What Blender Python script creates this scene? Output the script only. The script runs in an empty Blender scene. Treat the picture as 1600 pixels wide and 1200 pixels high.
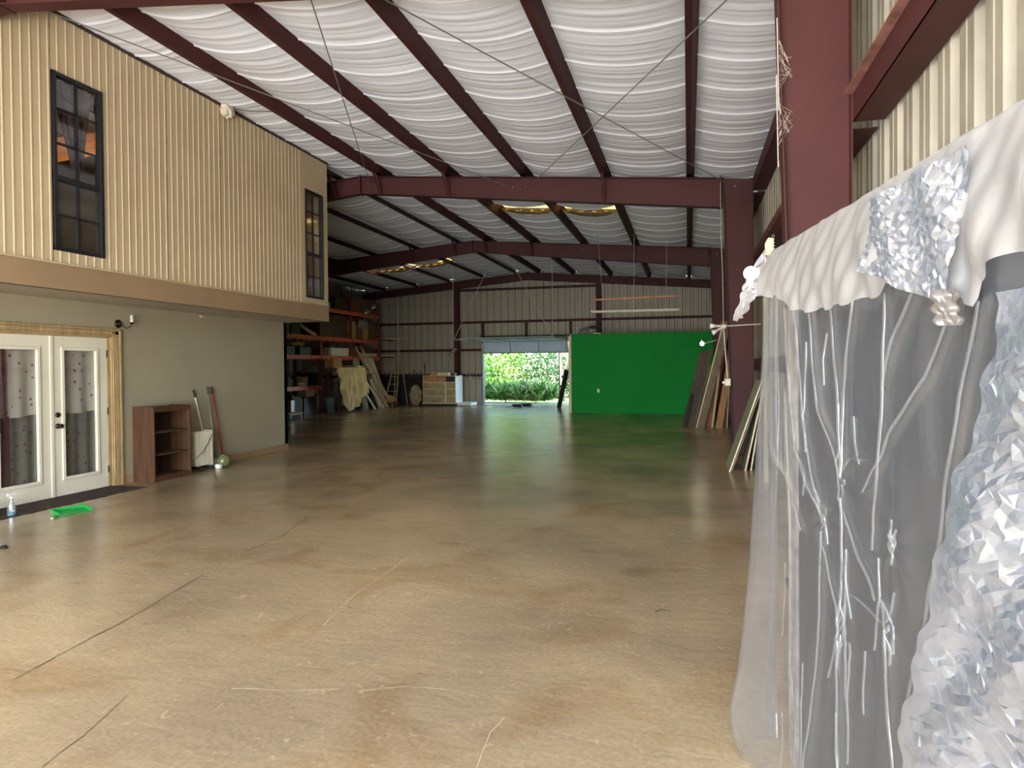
import bpy, math, random
from mathutils import Vector, Matrix
random.seed(7)
SC = bpy.context.scene
COL = SC.collection
# ---------------------------------------------------------------- camera
FPX, YAW, PIT, ROL, PY, CH = 1050.0, 0.25654, -0.01384, -0.0085, 587.27, 1.6
_f = Vector((-math.sin(YAW)*math.cos(PIT), math.cos(YAW)*math.cos(PIT), math.sin(PIT)))
_r0 = Vector((math.cos(YAW), math.sin(YAW), 0)); _u0 = _r0.cross(_f)
_r = math.cos(ROL)*_r0 + math.sin(ROL)*_u0
_u = -math.sin(ROL)*_r0 + math.cos(ROL)*_u0
cam = bpy.data.cameras.new('camera'); co = bpy.data.objects.new('camera', cam); COL.objects.link(co)
m = Matrix((_r, _u, -_f)).transposed().to_4x4(); m.translation = (0, 0, CH); co.matrix_world = m
cam.sensor_width = 36.0; cam.lens = FPX/1600*36.0; cam.shift_y = -(600-PY)/1600.0
cam.clip_start = 0.05; cam.clip_end = 300
SC.camera = co
# ---------------------------------------------------------------- light
SC.view_settings.view_transform = 'Standard'; SC.view_settings.look = 'None'
SC.view_settings.gamma = 1.0; SC.view_settings.use_curve_mapping = False
SC.view_settings.exposure = 0.0
W = bpy.data.worlds.new('sky'); SC.world = W; W.use_nodes = True
_n = W.node_tree.nodes; _n.clear()
_o = _n.new('ShaderNodeOutputWorld'); _b = _n.new('ShaderNodeBackground'); _s = _n.new('ShaderNodeTexSky')
_s.sky_type = 'NISHITA'; _s.sun_disc = False; _s.sun_elevation = math.radians(58); _s.sun_rotation = math.radians(200)
_b.inputs['Strength'].default_value = 2.0
W.node_tree.links.new(_s.outputs[0], _b.inputs[0]); W.node_tree.links.new(_b.outputs[0], _o.inputs[0])
def sun(energy, rot, col):
    l = bpy.data.lights.new('sun', 'SUN'); l.energy = energy; l.angle = 0.01; l.color = col
    o = bpy.data.objects.new('sun', l); COL.objects.link(o); o.rotation_euler = rot; o.location = (0, -10, 30)
sun(27.0, (math.radians(31), 0, math.radians(-42)), (1, 0.95, 0.86))
def area(name, loc, target, sx, sy, energy, col):
    l = bpy.data.lights.new(name, 'AREA'); l.shape = 'RECTANGLE'; l.size = sx; l.size_y = sy; l.energy = energy; l.color = col
    o = bpy.data.objects.new(name, l); COL.objects.link(o); o.location = loc
    d = Vector(target) - Vector(loc); o.rotation_euler = d.to_track_quat('-Z', 'Y').to_euler()
    return o
# daylight through the wide open front of the building, behind the photographer
area('front_opening_daylight', (-2.9, -3.2, 2.3), (-3.4, 6.0, 3.6), 7.4, 4.0, 300, (1.0, 0.99, 0.99))
area('front_apron_bounce', (-2.9, -3.4, 0.15), (-2.9, 3.0, 4.6), 7.4, 2.4, 1750, (1.0, 1.0, 1.04))
# ---------------------------------------------------------------- materials
def srgb(c):
    return tuple((x/255/12.92 if x/255 <= 0.04045 else ((x/255+0.055)/1.055)**2.4) for x in c)
MATS = {}
def mat(name, rgb, rough=0.6, metal=0.0, vary=0.12, scale=3.0, bump=0.0, bscale=30.0, stretch=(1, 1, 1), spec=0.5, rgb2=None, thresh=None):
    if name in MATS: return MATS[name]
    M = bpy.data.materials.new(name); M.use_nodes = True; MATS[name] = M
    t = M.node_tree; n = t.nodes; L = t.links; p = n['Principled BSDF']
    p.inputs['Roughness'].default_value = rough; p.inputs['Metallic'].default_value = metal
    p.inputs['Specular IOR Level'].default_value = spec
    c = srgb(rgb)
    geo = n.new('ShaderNodeNewGeometry'); mp = n.new('ShaderNodeMapping'); mp.inputs['Scale'].default_value = stretch
    L.new(geo.outputs['Position'], mp.inputs[0])
    nz = n.new('ShaderNodeTexNoise'); nz.inputs['Scale'].default_value = scale; nz.inputs['Detail'].default_value = 5
    L.new(mp.outputs[0], nz.inputs['Vector'])
    rp = n.new('ShaderNodeValToRGB'); L.new(nz.outputs[0], rp.inputs[0])
    a, b = thresh or (0.3, 0.7)
    rp.color_ramp.elements[0].position = a; rp.color_ramp.elements[1].position = b
    c2 = srgb(rgb2) if rgb2 else tuple(x*(1-vary*2) for x in c)
    c1 = c if rgb2 else tuple(min(1, x*(1+vary)) for x in c)
    rp.color_ramp.elements[0].color = (*c2, 1); rp.color_ramp.elements[1].color = (*c1, 1)
    L.new(rp.outputs[0], p.inputs['Base Color'])
    if bump:
        n2 = n.new('ShaderNodeTexNoise'); n2.inputs['Scale'].default_value = bscale; n2.inputs['Detail'].default_value = 4
        L.new(mp.outputs[0], n2.inputs['Vector'])
        bp = n.new('ShaderNodeBump'); bp.inputs['Strength'].default_value = bump; bp.inputs['Distance'].default_value = 0.02
        L.new(n2.outputs[0], bp.inputs['Height']); L.new(bp.outputs[0], p.inputs['Normal'])
    return M
def emit(name, rgb, s):
    if name in MATS: return MATS[name]
    M = bpy.data.materials.new(name); M.use_nodes = True; MATS[name] = M
    n = M.node_tree.nodes; p = n['Principled BSDF']; p.inputs['Base Color'].default_value = (*srgb(rgb), 1)
    p.inputs['Emission Color'].default_value = (*srgb(rgb), 1); p.inputs['Emission Strength'].default_value = s
    return M
def sheer(name, rgb, transp, rough=0.25, gloss=0.2, trans=0.4, bump=0.0, bscale=20, metal=0.0):
    """thin see-through film: part clear, part milky diffuse / translucent, part glossy"""
    M = bpy.data.materials.new(name); M.use_nodes = True; MATS[name] = M
    t = M.node_tree; n = t.nodes; L = t.links; n.clear(); out = n.new('ShaderNodeOutputMaterial')
    tr = n.new('ShaderNodeBsdfTransparent'); df = n.new('ShaderNodeBsdfDiffuse'); tl = n.new('ShaderNodeBsdfTranslucent'); gl = n.new('ShaderNodeBsdfGlossy')
    c = (*srgb(rgb), 1)
    for q in (df, tl): q.inputs['Color'].default_value = c
    gl.inputs['Color'].default_value = (0.95, 0.97, 1, 1); gl.inputs['Roughness'].default_value = rough
    m1 = n.new('ShaderNodeMixShader'); m1.inputs[0].default_value = trans; L.new(df.outputs[0], m1.inputs[1]); L.new(tl.outputs[0], m1.inputs[2])
    m2 = n.new('ShaderNodeMixShader'); m2.inputs[0].default_value = gloss; L.new(m1.outputs[0], m2.inputs[1]); L.new(gl.outputs[0], m2.inputs[2])
    m3 = n.new('ShaderNodeMixShader'); m3.inputs[0].default_value = transp; L.new(m2.outputs[0], m3.inputs[1]); L.new(tr.outputs[0], m3.inputs[2])
    L.new(m3.outputs[0], out.inputs[0])
    if bump:
        nz = n.new('ShaderNodeTexNoise'); nz.inputs['Scale'].default_value = bscale; nz.inputs['Detail'].default_value = 4; nz.inputs['Distortion'].default_value = 1.0
        g = n.new('ShaderNodeNewGeometry'); L.new(g.outputs['Position'], nz.inputs['Vector'])
        b = n.new('ShaderNodeBump'); b.inputs['Strength'].default_value = bump; b.inputs['Distance'].default_value = 0.02; L.new(nz.outputs[0], b.inputs['Height'])
        for q in (df, gl, tl): L.new(b.outputs[0], q.inputs['Normal'])
    return M
OX = mat('oxide_paint', (70, 34, 33), 0.62, vary=0.08, scale=1.5, spec=0.3)
OXD = mat('oxide_dusty', (150, 104, 92), 0.7, vary=0.25, scale=9)
SID = mat('cream_siding_paint', (196, 176, 140), 0.55, vary=0.04, scale=1.2)
LOW = mat('greige_wall_paint', (160, 150, 124), 0.8, vary=0.04, scale=0.8)
FAS = mat('fascia_paint', (152, 126, 94), 0.7, vary=0.05, scale=1.0)
GALV = mat('bare_panel', (158, 152, 136), 0.5, 0.0, vary=0.12, scale=5, stretch=(1, 1, 0.4))
BACKP = mat('back_panel', (164, 158, 140), 0.5, vary=0.03, scale=3, stretch=(2, 2, 0.3))
WHITE = mat('white_door_paint', (226, 218, 194), 0.5, vary=0.04, scale=2)
BLK = mat('black_frame', (28, 28, 32), 0.4, vary=0.2, scale=20)
WOODC = mat('casing_wood', (180, 152, 106), 0.6, vary=0.16, scale=5, stretch=(6, 6, 0.7), bump=0.2, bscale=20)
BASEW = mat('baseboard_wood', (158, 128, 92), 0.6, vary=0.08, scale=3)
OAK = mat('oak_veneer', (80, 49, 24), 0.7, vary=0.22, scale=3, stretch=(9, 9, 0.8))
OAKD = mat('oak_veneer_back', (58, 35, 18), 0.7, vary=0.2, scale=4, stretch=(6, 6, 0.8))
BRZ = mat('dark_bronze', (58, 44, 36), 0.35, 0.8, vary=0.1)
CHROME = mat('chrome', (200, 200, 200), 0.2, 1.0, vary=0.02)
GREYM = mat('grey_metal', (150, 148, 142), 0.4, 0.6, vary=0.08)
ALU = mat('dull_aluminium', (172, 170, 160), 0.4, 0.7, vary=0.1)
ORANGE = mat('rack_orange', (214, 86, 60), 0.5, vary=0.12, scale=6)
RUST = mat('rack_upright', (128, 56, 44), 0.55, vary=0.15, scale=6)
CARD = mat('cardboard', (190, 142, 90), 0.85, vary=0.08, scale=6)
CARDD = mat('dark_cardboard', (120, 82, 54), 0.85, vary=0.1, scale=6)
CARDL = mat('pale_cardboard', (222, 206, 166), 0.85, vary=0.06, scale=6)
KRAFTW = mat('white_carton', (232, 230, 216), 0.7, vary=0.04, scale=6)
DARK = mat('dark_plastic', (34, 34, 38), 0.5, vary=0.15, scale=8)
DKRED = mat('dark_red', (76, 34, 30), 0.5, vary=0.1, scale=5)
BLUEG = mat('blue_grey', (120, 138, 138), 0.45, vary=0.08, scale=5)
CREAM = mat('cream_enamel', (220, 210, 182), 0.4, vary=0.04, scale=5)
RED = mat('red_handle', (150, 44, 34), 0.45, vary=0.05)
GRNH = mat('green_grip', (24, 80, 48), 0.5, vary=0.05)
GRNW = mat('green_painted_wall', (24, 132, 52), 0.75, vary=0.05, scale=0.7, spec=0.15)
GRNP = mat('green_plastic', (34, 158, 70), 0.35, vary=0.04)
CLOTH = mat('tan_drop_cloth', (226, 202, 146), 0.9, vary=0.12, scale=3, bump=0.3, bscale=12)
LADW = mat('ladder_wood', (206, 184, 142), 0.7, vary=0.15, scale=5)
PALEW = mat('pale_board', (222, 208, 176), 0.7, vary=0.12, scale=3, stretch=(5, 5, 0.6))
LUM1 = mat('weathered_lumber', (120, 104, 84), 0.8, vary=0.2, scale=4, stretch=(5, 5, 0.6))
LUM2 = mat('dark_lumber', (78, 66, 54), 0.8, vary=0.2, scale=4, stretch=(5, 5, 0.6))
PLY = mat('red_plywood', (150, 92, 60), 0.7, vary=0.2, scale=4, stretch=(6, 6, 0.5))
PLYT = mat('tan_plywood', (168, 124, 84), 0.7, vary=0.15, scale=4, stretch=(6, 6, 0.5))
SHGRN = mat('green_grey_sheet', (142, 142, 112), 0.55, vary=0.06, scale=2)
MATB = mat('brown_doormat', (66, 46, 36), 0.95, vary=0.35, scale=9, bump=0.6, bscale=60)
YEL = mat('fibreglass_yellow', (232, 190, 78), 0.95, vary=0.3, scale=14, bump=0.8, bscale=30)
YTAG = mat('yellow_plastic', (226, 206, 140), 0.4, vary=0.03)
DPAN = mat('dark_grey_panel', (46, 48, 52), 0.6, vary=0.08, scale=1.0)
GDOOR = mat('door_panel_blue_grey', (186, 206, 220), 0.5, vary=0.04, scale=2)
TUBEW = mat('white_tube', (228, 226, 218), 0.4, vary=0.02)
BARK = mat('tree_bark', (150, 138, 120), 0.9, vary=0.25, scale=6, stretch=(3, 3, 0.6))
RAG = mat('white_rag', (214, 202, 182), 0.95, vary=0.15, scale=25)
CONDU = mat('white_conduit', (198, 192, 178), 0.45, vary=0.04)
WEBD = mat('cobweb', (200, 186, 172), 0.95, vary=0.1, scale=30)
def glass(name, rgb, gloss):
    M = sheer(name, rgb, 1-gloss, rough=0.05, gloss=0.85, trans=0.1); return M
GLASS = glass('window_glass', (60, 60, 60), 0.10)
DUSTY = sheer('dusty_glass', (120, 112, 96), 0.78, rough=0.1, gloss=0.35, trans=0.2)
FILM = sheer('clear_poly_film', (156, 158, 160), 0.66, rough=0.16, gloss=0.45, trans=0.4, bump=0.10, bscale=9)
FILM2 = sheer('milky_poly_film', (200, 196, 191), 0.36, rough=0.3, gloss=0.25, trans=0.5, bump=0.25, bscale=14)
FILM3 = sheer('crinkled_poly_film', (150, 160, 174), 0.06, rough=0.22, gloss=0.62, trans=0.3, bump=0.15, bscale=25)
FOLDF = sheer('doubled_film_fold', (206, 206, 202), 0.80, rough=0.25, gloss=0.2, trans=0.5)
FILM4 = sheer('thin_milky_film', (140, 130, 120), 0.38, rough=0.35, gloss=0.10, trans=0.5, bump=0.2, bscale=14)
BOTTLE = sheer('clear_bottle', (200, 205, 205), 0.6, rough=0.08, gloss=0.6, trans=0.3)
BLIQ = mat('blue_liquid', (60, 130, 160), 0.15, vary=0.05)
# floor: worn warm concrete
def floor_mat():
    M = mat('concrete_floor', (176, 152, 122), 0.42, spec=0.4)
    t = M.node_tree; n = t.nodes; L = t.links; p = n['Principled BSDF']
    for q in list(n):
        if q.type not in ('BSDF_PRINCIPLED', 'OUTPUT_MATERIAL'): n.remove(q)
    g = n.new('ShaderNodeNewGeometry')
    def noise(s, d, sc=(1, 1, 1), dist=0.0):
        mp = n.new('ShaderNodeMapping'); mp.inputs['Scale'].default_value = sc; L.new(g.outputs['Position'], mp.inputs[0])
        z = n.new('ShaderNodeTexNoise'); z.inputs['Scale'].default_value = s; z.inputs['Detail'].default_value = d; z.inputs['Distortion'].default_value = dist
        L.new(mp.outputs[0], z.inputs['Vector']); return z.outputs[0]
    def ramp(src, a, b, ca, cb):
        r = n.new('ShaderNodeValToRGB'); L.new(src, r.inputs[0]); e = r.color_ramp.elements
        e[0].position = a; e[1].position = b; e[0].color = (*ca, 1); e[1].color = (*cb, 1); return r.outputs[0]
    def mix(fac, a, b, mode='MIX'):
        x = n.new('ShaderNodeMixRGB'); x.blend_type = mode
        if isinstance(fac, float): x.inputs[0].default_value = fac
        else: L.new(fac, x.inputs[0])
        L.new(a, x.inputs[1]); L.new(b, x.inputs[2]); return x.outputs[0]
    base = ramp(noise(0.55, 6), 0.35, 0.65, srgb((146, 130, 104)), srgb((184, 163, 126)))
    rust = ramp(noise(1.3, 8, dist=0.8), 0.5, 0.72, (1, 1, 1), (0.80, 0.69, 0.57))
    c = mix(1.0, base, rust, 'MULTIPLY')
    fine = ramp(noise(38, 6), 0.35, 0.7, (0.86, 0.85, 0.84), (1.08, 1.07, 1.05))
    c = mix(1.0, c, fine, 'MULTIPLY')
    pale = ramp(noise(15, 7, (1, 0.8, 1), 1.0), 0.64, 0.72, (0, 0, 0), (0.5, 0.5, 0.5))
    cr = n.new('ShaderNodeRGB'); cr.outputs[0].default_value = (*srgb((206, 180, 140)), 1)
    c = mix(pale, c, cr.outputs[0])
    spots = ramp(noise(13, 3, dist=0.4), 0.74, 0.80, (0, 0, 0), (1, 1, 1))
    cd = n.new('ShaderNodeRGB'); cd.outputs[0].default_value = (*srgb((98, 74, 56)), 1)
    c = mix(spots, c, cd.outputs[0])
    L.new(c, p.inputs['Base Color'])
    p.inputs['Roughness'].default_value = 0.23; p.inputs['Specular IOR Level'].default_value = 0.6
    bp = n.new('ShaderNodeBump'); bp.inputs['Strength'].default_value = 0.24; bp.inputs['Distance'].default_value = 0.02
    L.new(noise(6, 7, (0.7, 1.5, 1), 0.5), bp.inputs['Height']); L.new(bp.outputs[0], p.inputs['Normal'])
    return M
FLOOR = floor_mat()
def vinyl_mat():
    M = mat('white_vinyl_insulation', (232, 228, 220), 0.5)
    t = M.node_tree; n = t.nodes; L = t.links; p = n['Principled BSDF']
    for q in list(n):
        if q.type not in ('BSDF_PRINCIPLED', 'OUTPUT_MATERIAL'): n.remove(q)
    p.inputs['Base Color'].default_value = (*srgb((234, 237, 244)), 1)
    g = n.new('ShaderNodeNewGeometry'); mp = n.new('ShaderNodeMapping'); mp.inputs['Scale'].default_value = (0.35, 20, 1); L.new(g.outputs['Position'], mp.inputs[0])
    z = n.new('ShaderNodeTexNoise'); z.inputs['Scale'].default_value = 1.0; z.inputs['Detail'].default_value = 5; z.inputs['Distortion'].default_value = 0.0; L.new(mp.outputs[0], z.inputs['Vector'])
    b = n.new('ShaderNodeBump'); b.inputs['Strength'].default_value = 0.35; b.inputs['Distance'].default_value = 0.012; L.new(z.outputs[0], b.inputs['Height']); L.new(b.outputs[0], p.inputs['Normal'])
    return M
VINYL = vinyl_mat()
def dots_mat(name, base, dot, s):
    M = mat(name, base, 0.9); t = M.node_tree; n = t.nodes; L = t.links; p = n['Principled BSDF']
    for q in list(n):
        if q.type not in ('BSDF_PRINCIPLED', 'OUTPUT_MATERIAL'): n.remove(q)
    g = n.new('ShaderNodeNewGeometry'); v = n.new('ShaderNodeTexVoronoi'); v.inputs['Scale'].default_value = s; v.inputs['Randomness'].default_value = 0.55
    mp = n.new('ShaderNodeMapping'); mp.inputs['Scale'].default_value = (0, 1, 1); L.new(g.outputs['Position'], mp.inputs[0]); L.new(mp.outputs[0], v.inputs['Vector'])
    r = n.new('ShaderNodeValToRGB'); L.new(v.outputs['Distance'], r.inputs[0]); e = r.color_ramp.elements
    e[0].position = 0.17; e[1].position = 0.26; e[0].color = (*srgb(dot), 1); e[1].color = (*srgb(base), 1)
    L.new(r.outputs[0], p.inputs['Base Color']); return M
DOTS = dots_mat('dotted_curtain', (168, 162, 148), (104, 62, 72), 12)
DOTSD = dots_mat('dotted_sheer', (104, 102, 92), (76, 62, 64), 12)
MAROON = mat('maroon_border', (110, 50, 66), 0.9, vary=0.15, scale=30)
# ---------------------------------------------------------------- mesh helpers
class MB:
    def __init__(s): s.v = []; s.f = []; s.m = []; s.k = 0
    def add(s, vs, fs):
        b = len(s.v); s.v += [tuple(v) for v in vs]; s.f += [tuple(b+i for i in f) for f in fs]; s.m += [s.k]*len(fs); return s
    def box(s, x0, x1, y0, y1, z0, z1):
        return s.add([(x, y, z) for x in (x0, x1) for y in (y0, y1) for z in (z0, z1)],
                     [(0, 1, 3, 2), (4, 6, 7, 5), (0, 4, 5, 1), (2, 3, 7, 6), (0, 2, 6, 4), (1, 5, 7, 3)])
    def bar(s, p, q, w, h, up=(0, 0, 1)):
        p = Vector(p); q = Vector(q); d = (q-p).normalized(); a = d.cross(Vector(up))
        if a.length < 1e-4: a = d.cross(Vector((1, 0, 0)))
        a.normalize(); b = a.cross(d).normalized(); vs = []
        for c in (p, q):
            for i, j in ((-1, -1), (1, -1), (1, 1), (-1, 1)): vs.append(c + a*i*w/2 + b*j*h/2)
        return s.add(vs, [(0, 1, 2, 3), (7, 6, 5, 4), (0, 4, 5, 1), (1, 5, 6, 2), (2, 6, 7, 3), (3, 7, 4, 0)])
    def tube(s, pts, r, n=8, r2=None):
        pts = [Vector(p) for p in pts]; vs = []; k = len(pts)
        ref = Vector((0, 0, 1)) if abs((pts[1]-pts[0]).normalized().z) < 0.9 else Vector((1, 0, 0))
        for i, p in enumerate(pts):
            d = (pts[min(i+1, k-1)] - pts[max(i-1, 0)]).normalized(); a = d.cross(ref).normalized(); b = a.cross(d)
            rr = r if r2 is None else r + (r2-r)*i/(k-1)
            for j in range(n):
                t = 2*math.pi*j/n; vs.append(p + (a*math.cos(t) + b*math.sin(t))*rr)
        fs = [(i*n+j, i*n+(j+1) % n, (i+1)*n+(j+1) % n, (i+1)*n+j) for i in range(k-1) for j in range(n)]
        fs += [tuple(range(n-1, -1, -1)), tuple((k-1)*n+j for j in range(n))]
        return s.add(vs, fs)
    def lathe(s, prof, c, n=16, axis='z'):
        vs = []; k = len(prof)
        for r, h in prof:
            for j in range(n):
                t = 2*math.pi*j/n; x, y = r*math.cos(t), r*math.sin(t)
                vs.append({'z': (c[0]+x, c[1]+y, c[2]+h), 'x': (c[0]+h, c[1]+x, c[2]+y), 'y': (c[0]+x, c[1]+h, c[2]+y)}[axis])
        fs = [(i*n+j, i*n+(j+1) % n, (i+1)*n+(j+1) % n, (i+1)*n+j) for i in range(k-1) for j in range(n)]
        fs += [tuple(range(n-1, -1, -1)), tuple((k-1)*n+j for j in range(n))]
        return s.add(vs, fs)
    def ball(s, c, r, n=12, sq=(1, 1, 1)):
        pr = [(max(1e-4, math.sin(math.pi*i/n)), -math.cos(math.pi*i/n)) for i in range(n+1)]
        b = len(s.v); s.lathe([(a*r, h*r) for a, h in pr], (0, 0, 0), n*2)
        for i in range(b, len(s.v)): x, y, z = s.v[i]; s.v[i] = (c[0]+x*sq[0], c[1]+y*sq[1], c[2]+z*sq[2])
        return s
    def grid(s, fn, nu, nv):
        b = []
        for i in range(nu+1):
            for j in range(nv+1): b.append(fn(i/nu, j/nv))
        return s.add(b, [(i*(nv+1)+j, (i+1)*(nv+1)+j, (i+1)*(nv+1)+j+1, i*(nv+1)+j+1) for i in range(nu) for j in range(nv)])
    def ext(s, prof, a0, a1, axis):
        """closed profile extruded along an axis; profile in the other two coordinates in order"""
        n = len(prof); vs = []
        for a in (a0, a1):
            for p in prof: vs.append({'y': (p[0], a, p[1]), 'x': (a, p[0], p[1]), 'z': (p[0], p[1], a)}[axis])
        return s.add(vs, [(i, (i+1) % n, n+(i+1) % n, n+i) for i in range(n)] + [tuple(range(n-1, -1, -1)), tuple(range(n, 2*n))])
    def xf(s, M, start=0):
        for i in range(start, len(s.v)): s.v[i] = tuple(M @ Vector(s.v[i]))
        return s
    def mesh(s, name, mats, off=(0, 0, 0), smooth=False, bevel=0):
        me = bpy.data.meshes.new(name); me.from_pydata([(v[0]-off[0], v[1]-off[1], v[2]-off[2]) for v in s.v], [], s.f)
        for q in (mats if isinstance(mats, (list, tuple)) else [mats]): me.materials.append(q)
        for p, k in zip(me.polygons, s.m): p.material_index = k; p.use_smooth = smooth
        me.update()
        return me
    def build(s, name, mats, parent=None, smooth=False, bevel=0, thick=0, fixn=True):
        L = parent['_o'] if parent is not None and '_o' in parent else (0, 0, 0)
        me = s.mesh(name, mats, L, smooth)
        if fixn:
            import bmesh
            bm = bmesh.new(); bm.from_mesh(me); bmesh.ops.recalc_face_normals(bm, faces=bm.faces); bm.to_mesh(me); bm.free()
        o = bpy.data.objects.new(name, me); COL.objects.link(o)
        if parent is not None: o.parent = parent; o['_o'] = L
        if bevel:
            b = o.modifiers.new('b', 'BEVEL'); b.width = bevel; b.segments = 2; b.limit_method = 'ANGLE'
        if thick:
            b = o.modifiers.new('s', 'SOLIDIFY'); b.thickness = thick
        return o
def piece(name, me, parent, loc):
    """shares mesh data authored about its own origin"""
    L = parent['_o']; o = bpy.data.objects.new(name, me); COL.objects.link(o); o.parent = parent
    o.location = (loc[0]-L[0], loc[1]-L[1], loc[2]-L[2]); return o
def thing(name, label, cat, loc=(0, 0, 0), group=None):
    o = bpy.data.objects.new(name, None); COL.objects.link(o); o.location = loc; o.empty_display_size = 0.1
    o['_o'] = tuple(float(x) for x in loc); o['label'] = label; o['category'] = cat
    if group: o['group'] = group
    return o
def struct(name, loc=(0, 0, 0), label=None):
    o = bpy.data.objects.new(name, None); COL.objects.link(o); o.location = loc; o.empty_display_size = 0.1
    o['_o'] = tuple(float(x) for x in loc); o['kind'] = 'structure'
    if label: o['label'] = label
    return o
def tag(o, label, cat, group=None):
    """a thing that is one mesh: origin to its base"""
    me = o.data; xs = [v.co for v in me.vertices]
    c = Vector(((min(v.x for v in xs)+max(v.x for v in xs))/2, (min(v.y for v in xs)+max(v.y for v in xs))/2, min(v.z for v in xs)))
    me.transform(Matrix.Translation(-c)); o.location = c
    o['label'] = label; o['category'] = cat
    if group: o['group'] = group
    return o
def at_floor(x, y):
    d = _f + (x-800)/FPX*_r - (y-PY)/FPX*_u; t = CH/-d.z; return (d.x*t, d.y*t)
def at_y(x, y, Y):
    d = _f + (x-800)/FPX*_r - (y-PY)/FPX*_u; t = Y/d.y; return (d.x*t, Y, CH+d.z*t)
def at_x(x, y, X):
    d = _f + (x-800)/FPX*_r - (y-PY)/FPX*_u; t = X/d.x; return (X, d.y*t, CH+d.z*t)
# ================================================================ SETTING
F0, F1, F2, F3 = 5.2, 12.48, 19.76, 27.04
RX, RZ, SL = -6.4, 5.47, 0.083
XR = 1.11                                     # outside edge of the right columns
def rt(x): return RZ - SL*abs(x-RX)           # top of the rafters
fl = struct('floor', (0, 0, 0), 'worn warm grey concrete slab with scratches and stains')
MB().box(-14.2, 1.5, -4.0, 27.5, -0.15, 0).build('slab', FLOOR, fl)
def strip_on_floor(name, pts, w, M, z=0.0015):
    m = MB(); P = [Vector((*at_floor(*p), 0)) for p in pts]
    # subdivide and jitter
    Q = [P[0]]
    for a, b in zip(P, P[1:]):
        k = max(2, int((b-a).length/0.12))
        for i in range(1, k+1):
            q = a.lerp(b, i/k); q.x += random.uniform(-1, 1)*0.008; q.y += random.uniform(-1, 1)*0.008; Q.append(q)
    for i in range(len(Q)-1):
        d = (Q[i+1]-Q[i]).normalized(); nn = Vector((-d.y, d.x, 0)); w1 = w*random.uniform(0.4, 1.2)
        m.add([Q[i]-nn*w1/2, Q[i+1]-nn*w1/2, Q[i+1]+nn*w1/2, Q[i]+nn*w1/2], [(0, 1, 2, 3)])
    for i in range(len(m.v)): m.v[i] = (m.v[i][0], m.v[i][1], z)
    return m.build(name, M, fl)
CRK = mat('crack_dirt', (84, 66, 50), 0.9, vary=0.1); CHK = mat('chalk_scrape', (206, 190, 158), 0.9, vary=0.15, scale=20)
strip_on_floor('crack', [(66, 1199), (130, 1150), (200, 1088)], 0.009, CRK)
strip_on_floor('crack', [(84, 1028), (180, 978), (240, 944), (318, 898)], 0.012, CRK)
strip_on_floor('crack', [(22, 1062), (84, 1028)], 0.008, CRK)
strip_on_floor('crack', [(385, 862), (440, 838), (482, 806)], 0.012, CRK)
strip_on_floor('crack', [(1023, 957), (1035, 952), (1048, 956)], 0.012, CRK)
strip_on_floor('scrape', [(362, 1076), (440, 1079), (530, 1077)], 0.006, CHK)
strip_on_floor('scrape', [(560, 1080), (630, 1073), (700, 1077), (745, 1090)], 0.006, CHK)
strip_on_floor('scrape', [(505, 978), (560, 925), (640, 870)], 0.004, CHK)
strip_on_floor('scrape', [(745, 1200), (768, 1145), (790, 1120)], 0.003, CHK)
# ---- right wall: panels, girts, columns
def pbr(width, n, outward, sgn):
    """profile points (along, depth) for a ribbed sheet, n ribs"""
    pts = []; p = width/n
    for i in range(n):
        a = i*p
        pts += [(a, 0), (a+p*0.20, 0), (a+p*0.22, sgn*0.005), (a+p*0.27, sgn*0.005), (a+p*0.29, 0), (a+p*0.52, 0), (a+p*0.60, outward), (a+p*0.86, outward), (a+p*0.94, 0)]
    pts.append((width, 0)); return pts
def sheet(prof, z0, z1, axis):
    """ribbed sheet standing up; axis 'y' runs along Y facing X, 'x' runs along X facing Y"""
    m = MB(); n = len(prof)
    for z in (z0, z1):
        for a, d in prof: m.v.append((d, a, z) if axis == 'y' else (a, d, z))
    m.f = [(i, i+1, n+i+1, n+i) for i in range(n-1)]; m.m = [0]*len(m.f)
    return m
wr = struct('wall_right', (XR, 0, 0), 'right wall of ribbed metal panels on red oxide girts and columns')
me = sheet(pbr(0.914, 3, 0.045, -1), 0, 5.0, 'y').mesh('metal_panel', GALV)
for i in range(34): piece('metal_panel', me, wr, (XR+0.22, -3.6+i*0.914, 0))
def zee_y(m, x, y0, y1, z, h, f, sx):   # girt along Y: web flat against wall, flanges
    m.box(x, x+0.2, y0, y1, z+h-0.004, z+h); m.box(x, x+0.004, y0, y1, z+h-0.07, z+h); m.box(x+0.196, x+0.2, y0, y1, z+h, z+h+0.06)
for (a, b) in ((-3.8, F0-0.08), (F0+0.08, F1-0.08), (F1+0.08, F2-0.08), (F2+0.08, F3)):
    g = MB(); g.box(XR, XR+0.2, a, b, 3.27, 3.276); g.box(XR, XR+0.006, a, b, 3.27, 3.47); g.k = 1; g.box(XR-0.06, XR+0.002, a, b, 3.464, 3.47); g.build('girt', [OX, OXD], wr)
    g = MB(); g.box(XR, XR+0.2, a, b, 1.5, 1.506); g.box(XR, XR+0.006, a, b, 1.5, 1.7); g.build('girt', OX, wr)
    g = MB(); g.box(XR+0.0, XR+0.21, a, b, 4.62, 4.626); g.box(XR, XR+0.006, a, b, 4.62, 4.86); g.box(XR, XR+0.06, a, b, 4.86, 4.866); g.build('eave_strut', OX, wr)
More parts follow.
